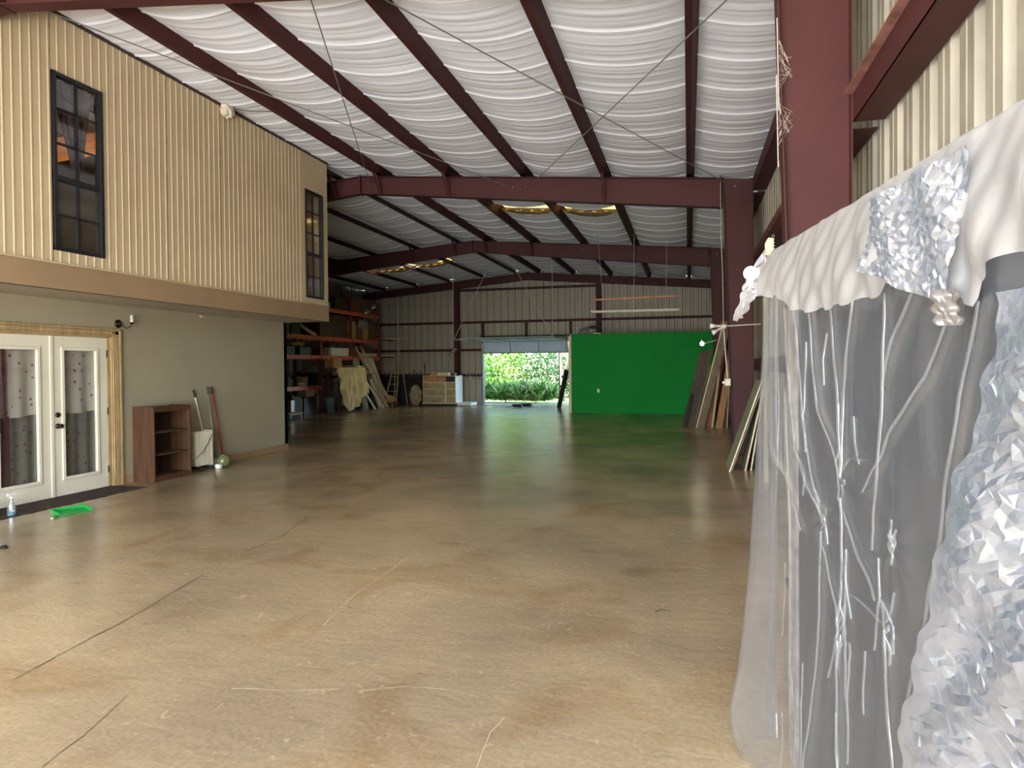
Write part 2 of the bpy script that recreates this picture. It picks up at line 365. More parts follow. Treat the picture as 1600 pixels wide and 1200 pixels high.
def column(Y):
    zt = rt(XR)
    m = MB()
    m.add([(0.76, Y-.005, 0), (XR, Y-.005, 0), (XR, Y-.005, zt), (0.61, Y-.005, rt(.61)), (0.76, Y+.005, 0), (XR, Y+.005, 0), (XR, Y+.005, zt), (0.61, Y+.005, rt(.61))],
          [(0, 1, 2, 3), (7, 6, 5, 4), (0, 3, 7, 4), (1, 5, 6, 2), (3, 2, 6, 7), (0, 4, 5, 1)])
    o = m.build('column_web', OX, wr)
    f = MB(); f.bar((0.755, Y, 0), (0.605, Y, rt(.61)), 0.16, 0.010, up=(1, 0, 0)); f.build('column_flange', OX, wr)
    f = MB(); f.box(XR-0.01, XR, Y-0.08, Y+0.08, 0, zt); f.build('column_flange', OX, wr)
    f = MB(); f.box(0.68, XR+0.02, Y-0.11, Y+0.11, 0, 0.018); f.build('base_plate', OX, wr)
    f = MB(); f.box(0.56, 0.572, Y-0.1, Y+0.1, rt(.6)-0.58, rt(.6)+0.04)
    for k in range(4):
        for s in (-1, 1): f.tube([(0.54, Y+s*0.06, rt(.6)-0.52+k*0.16), (0.59, Y+s*0.06, rt(.6)-0.52+k*0.16)], 0.014, 6)
    f.build('end_plate', OX, wr)
for Y in (F0, F1, F2): column(Y)
# cobweb dust on the near column's edge
for z0, z1, xx in ((3.55, 3.9, 0.63), (3.15, 3.5, 0.625)):
    wm = MB(); random.seed(int(z0*10))
    for k in range(26):
        a = (xx+random.uniform(0, .01), F0-0.085, random.uniform(z0, z1)); b = (xx+random.uniform(.03, .11), F0-0.012, (z0+z1)/2+random.uniform(-.08, .08))
        wm.tube([a, b], 0.0012, 3)
    wm.tube([(xx, F0-0.087, z0-0.15), (xx-0.01, F0-0.087, z1+0.15)], 0.004, 4)
    o = wm.build('cobweb', WEBD, wr); o['kind'] = 'stuff'
# ---- roof
ce = struct('ceiling', (0, 0, 4.8), 'sagging white vinyl insulation over red oxide purlins and rafters')
def depth_bot(x):
    t = abs(x-RX)
    return 5.13 - 0.108*t
def rafter(Y, end=False):
    for s in (-1, 1):
        xs = [RX+s*d for d in (0, 1.5, 3, 4.5, 6, 7.5 if end else 7.0)]
        m = MB()
        bot = (lambda x: rt(x)-0.30) if end else depth_bot
        pts = [(x, rt(x)) for x in xs] + [(x, bot(x)) for x in reversed(xs)]
        n = len(pts); vs = [(p[0], Y-.004, p[1]) for p in pts] + [(p[0], Y+.004, p[1]) for p in pts]
        k = len(xs); fs = []
        for i in range(k-1):
            a, b, c, d = i, i+1, n-2-i, n-1-i
            fs += [(a, b, c, d), (n+d, n+c, n+b, n+a)]
        m.add(vs, fs); m.build('rafter_web', OX, ce)
        f = MB()
        for i in range(k-1): f.bar((xs[i], Y, rt(xs[i])-0.006), (xs[i+1], Y, rt(xs[i+1])-0.006), 0.16, 0.012)
        f.build('top_flange', OX, ce)
        f = MB()
        for i in range(k-1): f.bar((xs[i], Y, bot(xs[i])), (xs[i+1], Y, bot(xs[i+1])), 0.16, 0.012)
        f.build('bottom_flange', OX, ce)
    f = MB(); f.box(RX-0.012, RX+0.012, Y-0.09, Y+0.09, (RZ-0.36 if not end else RZ-0.3), RZ+0.02); f.build('ridge_plate', OX, ce)
for Y in (F0-0.07, F1, F2): rafter(Y)
rafter(F3, True)
rafter(-2.4)
PX = [0.05, -1.46, -2.97, -4.48, -5.92, -6.90, -8.3, -9.8, -11.3, -12.8]
def zee(x, y0, y1):
    z = rt(x); s = 1 if x > RX else -1
    m = MB(); m.add([(x, y0, z), (x+s*0.085, y0, z+0.2), (x+s*0.085, y1, z+0.2), (x, y1, z), (x+s*0.006, y0, z), (x+s*0.091, y0, z+0.2), (x+s*0.091, y1, z+0.2), (x+s*0.006, y1, z)],
        [(0, 1, 2, 3), (7, 6, 5, 4), (0, 4, 5, 1), (2, 6, 7, 3), (0, 3, 7, 4)])
    m.box(min(x, x-s*0.065), max(x, x-s*0.065), y0, y1, z, z+0.006); m.box(x-s*0.065-0.002, x-s*0.065+0.002, y0, y1, z, z+0.022)
    m.box(min(x+s*0.085, x+s*0.15), max(x+s*0.085, x+s*0.15), y0, y1, z+0.196, z+0.2)
    return m
for x in PX:
    for a, b in ((-3.6, F0+0.3), (F0-0.3, F1+0.3), (F1-0.3, F2+0.3), (F2-0.3, F3+0.15)):
        zee(x, a, b).build('purlin', OX, ce)
# flange braces
for Y in (F1, F2):
    for x in (-6.90, -5.92, -4.9, -8.3, -1.46):
        if x == -4.9: x0 = -4.48
        else: x0 = x
        f = MB(); f.bar((x0-0.02, Y-0.42, rt(x0)+0.06), (x0-0.02, Y-0.05, depth_bot(x0)+0.02), 0.05, 0.006); f.bar((x0-0.045, Y-0.42, rt(x0)+0.06), (x0-0.045, Y-0.05, depth_bot(x0)+0.02), 0.006, 0.05)
        f.build('flange_brace', OX, ce)
# X bracing rods between the near frames
for a, b in (((0.8, F1, 4.72), (-2.95, F0, 5.0)), ((-2.95, F1, 4.98), (0.8, F0, 4.7)), ((-3.2, F1, 5.0), (-6.45, F0, 5.28)), ((-6.2, F1, 5.3), (-3.2, F0, 5.0)),
             ((0.8, F3, 4.72), (-2.95, F2, 5.0)), ((-2.95, F3, 4.98), (0.8, F2, 4.7))):
    MB().tube([a, b], 0.007, 6).build('brace_rod', GREYM, ce)
    MB().tube([(b[0], b[1]+.1, b[2]), (b[0], b[1]-.1, b[2])], 0.012, 6).build('rod_nut', GREYM, ce)
    MB().tube([(a[0], a[1]-.1, a[2]), (a[0], a[1]+.1, a[2])], 0.012, 6).build('rod_nut', GREYM, ce)
# insulation: one blanket per 0.82 m of length, sagging between purlins, with a pinched seam
BW = 0.82
def blanket(seed, x_from, x_to, rnd):
    xs_all = sorted([XR+0.2] + PX + [-13.9], reverse=True); m = MB(); R = random.Random(seed)
    for a, b in zip(xs_all, xs_all[1:]):
        if a > x_to+0.01 or b < x_from-0.01: continue
        ph = [R.uniform(0, 6.28) for _ in range(4)]; am = 0.85+0.3*abs(math.sin(a*3.1))
        def fn(u, v, a=a, b=b, ph=ph, am=am):
            x = a + (b-a)*u; y = v*BW
            zt = (rt(a) + (rt(b)-rt(a))*u if not (a > RX > b) else max(rt(a), rt(b))) + 0.185
            w = abs(b-a); sag = 0.125*(w/1.5)*am*4*u*(1-u)
            e = min(v, 1-v)
            wr_ = 0.0022*math.sin(v*23+ph[0]+0.5*u) + 0.0018*math.sin(v*41+ph[1]-0.6*u) + 0.0012*math.sin(v*67+ph[2]) + 0.002*math.sin(v*9+ph[3])
            seam = 0.016*math.exp(-(e/0.016)**2)
            return (x, y, zt - sag*(1+0.10*math.sin(v*math.pi)*math.sin(ph[1])) + wr_*4*u*(1-u)*1.6*min(1, 8*v*(1-v)) - seam)
        m.grid(fn, 14, 34)
    return m.mesh('insulation_blanket', VINYL, (0, 0, 0), smooth=True)
full = [blanket(s, -14, 2, 0) for s in range(5)]
# torn blankets: right of the centre between F1 and F2, left of the ridge between F2 and F3
tornR = [blanket(11, -14, -4.4, 0), blanket(12, -1.5, 2, 0)]
tornL = [blanket(13, -8.35, 2, 0), blanket(14, -14, -11.25, 0)]
nb = int((27.3+3.6)/BW)+1
for i in range(nb):
    y = -3.6+i*BW
    if i == 23: ms = tornR
    elif i == 32: ms = tornL
    else: ms = [full[(i*7+i//3) % 5]]
    for me in ms:
        o = piece('insulation_blanket', me, ce, (0, y, 0))
YT, YT2 = -3.6+23*BW, -3.6+32*BW
SKY = bpy.data.materials.new('yellowed_skylight'); SKY.use_nodes = True
_k = SKY.node_tree.nodes; _k.clear(); _ko = _k.new('ShaderNodeOutputMaterial'); _kt = _k.new('ShaderNodeBsdfTranslucent'); _kn = _k.new('ShaderNodeTexNoise'); _kr = _k.new('ShaderNodeValToRGB')
_kg = _k.new('ShaderNodeNewGeometry'); _km = _k.new('ShaderNodeMapping'); _km.inputs['Scale'].default_value = (3, 22, 1); _kn.inputs['Detail'].default_value = 5
for _a, _b2 in ((_kg.outputs['Position'], _km.inputs[0]), (_km.outputs[0], _kn.inputs['Vector']), (_kn.outputs[0], _kr.inputs[0]), (_kr.outputs[0], _kt.inputs[0]), (_kt.outputs[0], _ko.inputs[0])): SKY.node_tree.links.new(_a, _b2)
_kr.color_ramp.elements[0].position = 0.38; _kr.color_ramp.elements[1].position = 0.62
_kr.color_ramp.elements[0].color = (0.10, 0.055, 0.012, 1); _kr.color_ramp.elements[1].color = (0.42, 0.28, 0.07, 1)
def torn(x0, x1, y0):
    """tear in the white facing: yellowed skylight above, ragged fibreglass, sagging lip at the back edge"""
    z = lambda x: rt(x)+0.235
    MB().add([(x0, y0, z(x0)), (x1, y0, z(x1)), (x1, y0+BW, z(x1)), (x0, y0+BW, z(x0))], [(0, 1, 2, 3)]).build('skylight_panel', SKY, ce)
    m = MB()
    def fn(u, v):
        x = x0+(x1-x0)*u
        return (x, y0+BW*(0.60+0.40*v)+0.03*math.sin(u*23), rt(x) + 0.15 - 0.05*math.sin(u*3.14) + 0.012*math.sin(u*31+v*9) + 0.01*math.sin(u*71) + 0.03*v)
    m.grid(fn, 40, 6); m.build('torn_fibreglass', YEL, ce, smooth=True)
    m = MB()
    def g(u, v):
        x = x0+(x1-x0)*u; s = 4*u*(1-u)
        return (x, y0+BW*(0.88+0.14*v)-0.03*s*(1-v), rt(x)+0.185-0.135*s-0.035*(1-v)*s-0.01*math.sin(u*25))
    m.grid(g, 30, 4); m.build('torn_facing', VINYL, ce, smooth=True)
torn(-4.44, -3.0, YT); torn(-2.94, -1.5, YT); torn(-9.76, -8.34, YT2); torn(-11.26, -9.84, YT2)
def roof_sheet(xa, xb, ya, yb):
    m = MB(); m.add([(xa, ya, rt(xa)+0.245), (xb, ya, rt(xb)+0.245), (xb, yb, rt(xb)+0.245), (xa, yb, rt(xa)+0.245), (xa, ya, rt(xa)+0.26), (xb, ya, rt(xb)+0.26), (xb, yb, rt(xb)+0.26), (xa, yb, rt(xa)+0.26)],
        [(0, 1, 2, 3), (7, 6, 5, 4), (0, 4, 5, 1), (1, 5, 6, 2), (2, 6, 7, 3), (3, 7, 4, 0)]); m.build('roof_sheet', GALV, ce)
for xa, xb, ta, tb, yt in ((XR+0.3, RX, -1.5, -4.44, YT), (-14.35, RX, -11.26, -8.34, YT2)):
    roof_sheet(xa, xb, -3.96, yt); roof_sheet(xa, xb, yt+BW, 27.5); roof_sheet(xa, ta, yt, yt+BW); roof_sheet(tb, xb, yt, yt+BW)
# ---- back wall
BY = 27.24
wb = struct('wall_back', (0, BY, 0), 'far end wall of ribbed metal panels with red oxide girts')
DX0, DX1, DZ = -8.34, -4.68, 2.62            # opening
def panel_run(x0, x1, z0, zf, seed=0):
    x = x0
    while x < x1-0.05:
        w = min(0.914, x1-x); n = max(1, round(w/0.305))
        z1 = min(rt(x), rt(x+w))+0.2 if zf is None else zf
        me = sheet(pbr(w, n, 0.065, -1), 0, 1, 'x').mesh('metal_panel', BACKP)
        for v in me.vertices: v.co.z = z0+(z1-z0)*v.co.z
        piece('metal_panel', me, wb, (x, BY, 0)); x += w
panel_run(-14.1, DX0-0.04, 0, None); panel_run(DX0-0.04, DX1+0.04, DZ+0.1, None); panel_run(DX1+0.04, XR+0.3, 0, None)
def girt_x(x0, x1, z):
    m = MB(); m.box(x0, x1, BY-0.2, BY-0.01, z-0.003, z+0.003); m.box(x0, x1, BY-0.2, BY-0.194, z-0.1, z+0.003); m.build('girt', OX, wb)
girt_x(-14, XR, 3.52); girt_x(-9.5, -3.47, 4.88); girt_x(-14, DX0, 2.36); girt_x(-14, DX0, 1.3); girt_x(DX1, XR, 2.36)
for x in (-9.5, -3.47):
    m = MB(); m.box(x-0.1, x+0.1, F3-0.1, F3-0.09, 0, rt(x)-0.28); m.box(x-0.004, x+0.004, F3-0.1, BY-0.02, 0, rt(x)-0.28); m.box(x-0.1, x+0.1, BY-0.03, BY-0.02, 0, rt(x)-0.28); m.build('wind_column', OX, wb)
for x in (DX0-0.03, -6.49, DX1+0.05):
    m = MB(); m.box(x-0.045, x+0.045, BY-0.19, BY-0.02, DZ+0.08, 3.44); m.build('header_stud', OX, wb)
for x in (DX0-0.08, DX1):
    m = MB(); m.box(x, x+0.08, BY-0.2, BY+0.04, 0, DZ+0.1); m.build('door_jamb', mat('pale_jamb', (120, 124, 118), 0.6), wb)
m = MB(); m.box(DX0-0.08, DX1+0.08, BY-0.2, BY+0.04, DZ, DZ+0.1); m.build('door_header', mat('pale_jamb', (120, 124, 118)), wb)
# left side wall and front wall returns, mostly hidden
wl = struct('wall_left', (-14.1, 0, 0), 'left side wall of ribbed metal panels behind the rack')
me = sheet(pbr(0.914, 3, -0.045, 1), 0, 5.12, 'y').mesh('metal_panel', BACKP)
for i in range(34): piece('metal_panel', me, wl, (-14.1, -3.6+i*0.914, 0))
for z in (1.3, 2.36, 3.52):
    MB().box(-14.08, -13.9, -3.6, 27, z-0.1, z).build('girt', OX, wl)
wf = struct('wall_front', (0, -3.9, 0))
MB().box(-14.2, -6.8, -3.95, -3.85, 0, 5.7).build('front_panel', GALV, wf); MB().box(-6.8, 1.5, -3.95, -3.85, 4.4, 5.7).build('front_panel', GALV, wf); MB().box(0.95, 1.5, -3.95, -3.85, 0, 4.4).build('front_panel', GALV, wf)
# ---- office: lower wall, soffit, fascia, upper siding
XW, XU, YC = -7.67, -6.75, 11.72
lo = struct('wall_office_lower', (XW, 0, 0), 'plain greige office wall under the overhang')
def lowwall(y0, y1, z0, z1): MB().box(XW-0.12, XW, y0, y1, z0, z1).build('wall_board', LOW, lo)
lowwall(7.50, YC, 0, 2.52); lowwall(-3.8, 5.78, 0, 2.52); lowwall(5.78, 7.50, 2.06, 2.52)
MB().box(-14.0, XW, YC-0.1, YC, 0, 2.52).build('end_board', LOW, lo)
sf = struct('ceiling_soffit', (XW, 0, 2.5)); MB().box(-14.0, XU, -3.8, YC, 2.50, 2.53).build('soffit_board', LOW, sf)
t1 = struct('trim_1', (XU, 0, 2.5), 'tan fascia band under the ribbed siding')
MB().box(XU-0.05, XU+0.012, -3.8, YC+0.012, 2.50, 2.80).build('fascia_board', FAS, t1, bevel=0.004)
MB().box(-8.5, XU, YC-0.03, YC+0.012, 2.50, 2.80).build('fascia_board', FAS, t1)
wu = struct('wall_office_upper', (XU, 0, 2.8), 'cream ribbed metal siding of the upper office wall')
def rib_sheet(y0, y1, z0, z1):
    n = max(1, round((y1-y0)/0.105)); p = (y1-y0)/n; pts = []
    for i in range(n):
        a = y0+i*p; pts += [(a, 0), (a+p*0.66, 0), (a+p*0.72, 0.006), (a+p*0.86, 0.006), (a+p*0.93, 0)]
    pts.append((y1, 0))
    m = sheet(pts, z0, z1, 'y'); m.v = [(v[0]+XU, v[1], v[2]) for v in m.v]
    return m.build('siding_panel', SID, wu, fixn=False)
ZT = 5.53
for a, b in ((-3.8, -2.0), (-2.0, -0.2), (-0.2, 1.6), (1.6, 2.5), (2.5, 3.4), (3.4, 4.22), (4.22, 5.06), (5.06, 5.895)): rib_sheet(a, b-0.006, 2.78, ZT)
rib_sheet(5.895, 6.56, 2.78, 2.93); rib_sheet(5.895, 6.56, 4.91, ZT)
for a, b in ((6.56, 7.59), (7.59, 8.66), (8.66, 9.73), (9.73, 10.80)): rib_sheet(a, b-0.006, 2.78, ZT)
MB().box(XU-0.03, XU+0.006, 10.80, 10.93, 2.78, ZT).build('corner_board', SID, wu)
MB().box(XU-0.03, XU+0.006, 11.54, YC, 2.78, ZT).build('corner_board', SID, wu)
MB().box(XU-0.03, XU+0.006, 10.93, 11.54, 4.89, ZT).build('corner_board', SID, wu); MB().box(XU-0.03, XU+0.006, 10.93, 11.54, 2.78, 2.90).build('corner_board', SID, wu)
MB().box(-14.0, XU, YC-0.04, YC, 2.78, ZT).build('end_board', SID, wu)
MB().box(XU-0.04, XU+0.02, -3.8, YC, ZT, ZT+0.045).build('top_channel', mat('dark_channel', (58, 40, 36), 0.6), wu)
m = MB(); m.tube([(XU+0.02, 2.0+k, 2.79+0.006*math.sin(k*3)) for k in range(10)], 0.012, 6); m.build('caulk_bead', SID, wu)
# upper room shell so the windows look into a dark room
ir = struct('wall_office_inside', (-9.5, 0, 2.8))
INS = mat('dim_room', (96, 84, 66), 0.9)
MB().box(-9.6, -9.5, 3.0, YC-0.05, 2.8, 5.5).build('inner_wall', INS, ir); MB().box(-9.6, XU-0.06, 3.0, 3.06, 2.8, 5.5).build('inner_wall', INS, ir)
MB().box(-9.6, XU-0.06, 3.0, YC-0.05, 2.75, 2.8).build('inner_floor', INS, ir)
# ---- upper windows
def window(name, y0, y1, z0, z1, label):
    w = struct(name, (XU, y0, z0), label); t = 0.045
    for a in ((y0, y0+t, z0, z1), (y1-t, y1, z0, z1)): MB().box(XU-0.05, XU+0.022, *a).build('window_frame', BLK, w, bevel=0.003)
    for a in ((y0, y1, z0, z0+t), (y0, y1, z1-t, z1), (y0, y1, z0+(z1-z0)*0.41-0.028, z0+(z1-z0)*0.41+0.028)): MB().box(XU-0.05, XU+0.018, *a).build('window_frame', BLK, w, bevel=0.003)
    ym = (y0+y1)/2; zm = z0+(z1-z0)*0.41
    zs = [z0+t, (z0+zm)/2, zm, zm+(z1-zm)/3, zm+2*(z1-zm)/3, z1-t]
    MB().box(XU-0.04, XU-0.005, ym-0.011, ym+0.011, z0, z1).build('muntin', BLK, w)
    for z in (zs[1], zs[3], zs[4]): MB().box(XU-0.04, XU-0.005, y0, y1, z-0.009, z+0.009).build('muntin', BLK, w)
    for a, b in ((y0+t, ym), (ym, y1-t)):
        for i in range(5):
            MB().box(XU-0.026, XU-0.022, a, b, zs[i], zs[i+1]).build('pane', DUSTY if i < 2 else GLASS, w)
    return w
window('window_1', 5.9, 6.555, 2.93, 4.905, 'tall black framed window with grids, nearest the camera')
window('window_2', 10.93, 11.54, 2.90, 4.88, 'tall black framed window with grids at the far corner')
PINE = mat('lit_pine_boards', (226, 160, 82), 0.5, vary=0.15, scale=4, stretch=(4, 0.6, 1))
def pine(y0, y1, z0, hgt, xo, label):
    t = thing('wood_panelling', label, 'panelling', (XU-xo, (y0+y1)/2, z0))
    sl = 0.45*(y1-y0)
    for i in range(3):
        a, b = z0+i*hgt/3, z0+(i+1)*hgt/3-0.006
        MB().add([(XU-xo, y0, a), (XU-xo, y1, a+sl), (XU-xo, y1, b+sl), (XU-xo, y0, b), (XU-xo-.02, y0, a), (XU-xo-.02, y1, a+sl), (XU-xo-.02, y1, b+sl), (XU-xo-.02, y0, b)],
                 [(0, 1, 2, 3), (7, 6, 5, 4), (0, 4, 5, 1), (1, 5, 6, 2), (2, 6, 7, 3), (3, 7, 4, 0)]).build('board', PINE, t)
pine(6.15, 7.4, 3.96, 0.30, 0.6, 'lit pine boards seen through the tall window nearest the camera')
pine(11.3, 11.67, 4.36, 0.12, 0.3, 'thin slanting pine boards added inside the tall window at the far corner')  # boards added to stand in for a yellow band in this window
def lamp(name, loc, e, col, r=0.05):
    l = bpy.data.lights.new(name, 'POINT'); l.energy = e; l.color = col; l.shadow_soft_size = r
    o = bpy.data.objects.new(name, l); COL.objects.link(o); o.location = loc
lamp('added_pine_light', (XU-0.30, 7.0, 3.75), 18, (1, 0.72, 0.38), 0.1); lamp('added_pine_light', (XU-0.14, 11.5, 4.2), 0.35, (1, 0.72, 0.38), 0.1)  # unseen lamps added to warm the boards behind each window
# gathered dark scarf curtain inside the near window
cm = MB()
def scarf(u, v):
    w = 0.30*(1-0.82*v**0.8)+0.02; y = 6.24+(u-0.5)*2*w + 0.06*v
    return (XU-0.10-0.02*math.sin(u*26), y, 4.88-0.92*v-0.15*(1-abs(u-0.5)*2)*v)
cm.grid(scarf, 40, 24); tag(cm.build('scarf_curtain', mat('dark_sheer_fabric', (70, 56, 50), 0.9, vary=0.2, scale=20), smooth=True, thick=0.003), 'dark gathered scarf hanging inside the tall window nearest the camera', 'curtain')
# ---- baseboard
bb = struct('baseboard_office', (XW, 0, 0)); MB().box(XW, XW+0.014, 7.69, YC, 0, 0.115).build('board', BASEW, bb, bevel=0.004); MB().box(-9, XW, YC, YC+0.014, 0, 0.115).build('board', BASEW, bb)
# ---- french doors
def leaf(name, y0, y1, handed, label):
    d = struct(name, (XW, y0, 0), label); X0, X1 = XW-0.045, XW-0.005; g0, g1, z0, z1 = y0+0.165, y1-0.165, 0.235, 1.865
    MB().box(X0, X1, y0, g0, 0.012, 2.035).build('stile', WHITE, d, bevel=0.003); MB().box(X0, X1, g1, y1, 0.012, 2.035).build('stile', WHITE, d, bevel=0.003)
    MB().box(X0, X1, g0, g1, 0.012, z0).build('rail', WHITE, d); MB().box(X0, X1, g0, g1, z1, 2.035).build('rail', WHITE, d)
    def bead(a, b, c, e): MB().box(X1-0.002, X1+0.014, a, b, c, e).build('glazing_bead', WHITE, d, bevel=0.005)
    bead(g0-0.03, g0+0.012, z0-0.03, z1+0.03); bead(g1-0.012, g1+0.03, z0-0.03, z1+0.03); bead(g0, g1, z0-0.03, z0+0.012); bead(g0, g1, z1-0.012, z1+0.03)
    MB().box(XW-0.03, XW-0.026, g0, g1, z0, z1).build('glass', GLASS, d)
    if handed:
        MB().lathe([(0.033, 0), (0.033, 0.012), (0.012, 0.016), (0.012, 0.04), (0.026, 0.05), (0.029, 0.068), (0.018, 0.08)], (X1, y0+0.075, 0.90), 20, 'x').build('door_knob', BRZ, d, smooth=True)
        MB().lathe([(0.032, 0), (0.032, 0.012), (0.024, 0.022), (0.010, 0.026)], (X1, y0+0.075, 1.04), 20, 'x').build('deadbolt', BRZ, d, smooth=True)
        for z in (0.25, 1.04, 1.82):
            h = MB(); h.tube([(XW+0.002, y1+0.004, z-0.05), (XW+0.002, y1+0.004, z+0.05)], 0.008, 8); h.box(XW-0.004, XW, y1-0.004, y1+0.022, z-0.05, z+0.05); h.build('hinge', BRZ, d)
        MB().box(X1, X1+0.012, y0-0.022, y0+0.020, 0.012, 2.035).build('astragal', WHITE, d, bevel=0.003)
leaf('door_1', 5.80, 6.625, False, 'left leaf of the white french doors with full glass')
leaf('door_2', 6.64, 7.465, True, 'right leaf of the white french doors with knob and deadbolt')
tr = struct('trim_2', (XW, 7.5, 0), 'stripped wood casing around the french doors')
def casing(y0, y1, z0, z1, vert):
    w = (y1-y0) if vert else (z1-z0)
    for i, (a, b, t) in enumerate(((0, .13, .018), (.13, .24, .030), (.24, .33, .020), (.33, .72, .030), (.72, .80, .018), (.80, 1, .036))):
        if vert: MB().box(XW, XW+t, y0+a*w, y0+b*w, z0, z1).build('casing_strip', WOODC, tr, bevel=0.003)
        else: MB().box(XW, XW+t, y0, y1, z0+a*w, z0+b*w).build('casing_strip', WOODC, tr, bevel=0.003)
casing(7.525, 7.685, 0, 2.16, True); casing(5.5, 7.685, 2.045, 2.165, False); casing(5.60, 5.74, 0, 2.045, True)
MB().box(XW-0.1, XW+0.004, 7.468, 7.525, 0, 2.045).build('jamb', WOODC, tr); MB().box(XW-0.1, XW+0.004, 5.78, 7.5, 2.037, 2.05).build('jamb', WOODC, tr)
MB().box(XW-0.1, XW+0.02, 5.78, 7.5, 0, 0.014).build('threshold', mat('dark_threshold', (60, 44, 36), 0.6), tr)
MB().box(XW-1.6, XW-1.5, 4.5, 8.8, 0, 2.5).build('inner_wall', INS, ir)
for i, (y0, y1, side) in enumerate(((5.86, 6.50, 'left'), (6.74, 7.36, 'right'))):
    t = thing('door_curtain', f'dotted white curtain folded double behind the glass of the {side} french door leaf', 'curtain', (XW-0.08, (y0+y1)/2, 0.2))
    def full_c(u, v): return (XW-0.10-0.012*math.sin(u*22+i), y0+(y1-y0)*u, 1.95-1.80*v)
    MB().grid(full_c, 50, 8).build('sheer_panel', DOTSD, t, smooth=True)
    def half_c(u, v):
        y = y0+(y1-y0)*(u*(1-0.04*v)); return (XW-0.072-0.014*math.sin(u*15+1+i)*(0.4+v), y, 1.95-(0.88+0.03*math.sin(u*3))*v)
    MB().grid(half_c, 50, 8).build('folded_panel', DOTS, t, smooth=True)
    yb = y0+0.20 if i == 0 else y0+0.06
    def brd(u, v): return (XW-0.060-0.005*math.sin(u*9+v*6), yb+0.04*u+0.012*v, 1.93-(0.88)*v)
    MB().grid(brd, 4, 8).build('border', MAROON, t, smooth=True)
    def brd2(u, v): return (XW-0.082-0.005*math.sin(u*9), yb+0.0+0.10*u, 1.06-0.85*v)
    MB().grid(brd2, 4, 8).build('border', mat('dim_maroon', (86, 56, 62), 0.9, vary=0.1), t, smooth=True)
# ================================================================ THINGS NEAR THE OFFICE WALL
def wire(name, pts, r, M, p): return MB().tube(pts, r, 6).build(name, M, p, smooth=True)
# sconce
t = thing('wall_sconce', 'dark bronze wall sconce with a white spiral bulb above the casing corner', 'sconce', (XW, 7.66, 2.24))
MB().lathe([(0.058, 0), (0.058, 0.01), (0.040, 0.022), (0.014, 0.03), (0.012, 0.05)], (XW, 7.66, 2.24), 24, 'x').build('back_plate', BRZ, t, smooth=True)
arm = [(XW+0.04+0.05*math.sin(a*0.5), 7.66+0.15*(a/math.pi), 2.24-0.055*math.sin(a)) for a in [i*math.pi/12 for i in range(13)]]
wire('arm', arm, 0.006, BRZ, t)
e = arm[-1]
MB().lathe([(0.010, 0), (0.034, 0.012), (0.036, 0.018), (0.016, 0.02), (0.016, 0.05), (0.0155, 0.05)], (e[0], e[1], e[2]), 20).build('cup', BRZ, t, smooth=True)
bm_ = MB(); bm_.lathe([(0.019, 0.03), (0.021, 0.05), (0.021, 0.065)], e, 16)
bm_.tube([(e[0]+0.017*math.cos(a), e[1]+0.017*math.sin(a), e[2]+0.068+a*0.0022) for a in [i*0.4 for i in range(64)]], 0.006, 6)
bm_.build('spiral_bulb', TUBEW, t, smooth=True)
# bookcase
bx0, bx1, by0, by1, bh = -7.655, -7.29, 7.87, 8.60, 1.07
t = thing('bookcase', 'small oak veneer bookcase with two shelves, empty, against the greige wall', 'bookcase', ((bx0+bx1)/2, (by0+by1)/2, 0))
MB().box(bx0, bx1, by0, by0+0.02, 0, bh).build('side_panel', OAK, t, bevel=0.002); MB().box(bx0, bx1, by1-0.02, by1, 0, bh).build('side_panel', OAK, t, bevel=0.002)
MB().box(bx0+0.02, bx1-0.004, by0+0.02, by1-0.02, bh-0.03, bh-0.01).build('top', OAK, t); MB().box(bx1-0.02, bx1-0.002, by0+0.02, by1-0.02, bh-0.075, bh-0.002).build('top_rail', OAK, t)
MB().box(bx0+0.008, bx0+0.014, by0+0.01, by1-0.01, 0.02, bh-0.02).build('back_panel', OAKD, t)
bkp = bpy.context.scene.objects[-1] if False else [o for o in t.children if o.name.startswith('back_panel')][-1]
MB().box(bx0+0.012, bx1-0.004, by0+0.02, by1-0.02, 0.055, 0.075).build('shelf', OAK, t); MB().box(bx1-0.02, bx1-0.004, by0+0.02, by1-0.02, 0, 0.055).build('kick_board', OAK, t)
for z in (0.37, 0.69): MB().box(bx0+0.012, bx1-0.03, by0+0.02, by1-0.02, z, z+0.02).build('shelf', OAK, t)
for y in (by0+0.25, by1-0.25): MB().box(bx0+0.014, bx0+0.018, y-0.003, y+0.003, 0.08, bh-0.03).build('back_seam', DKRED, bkp)
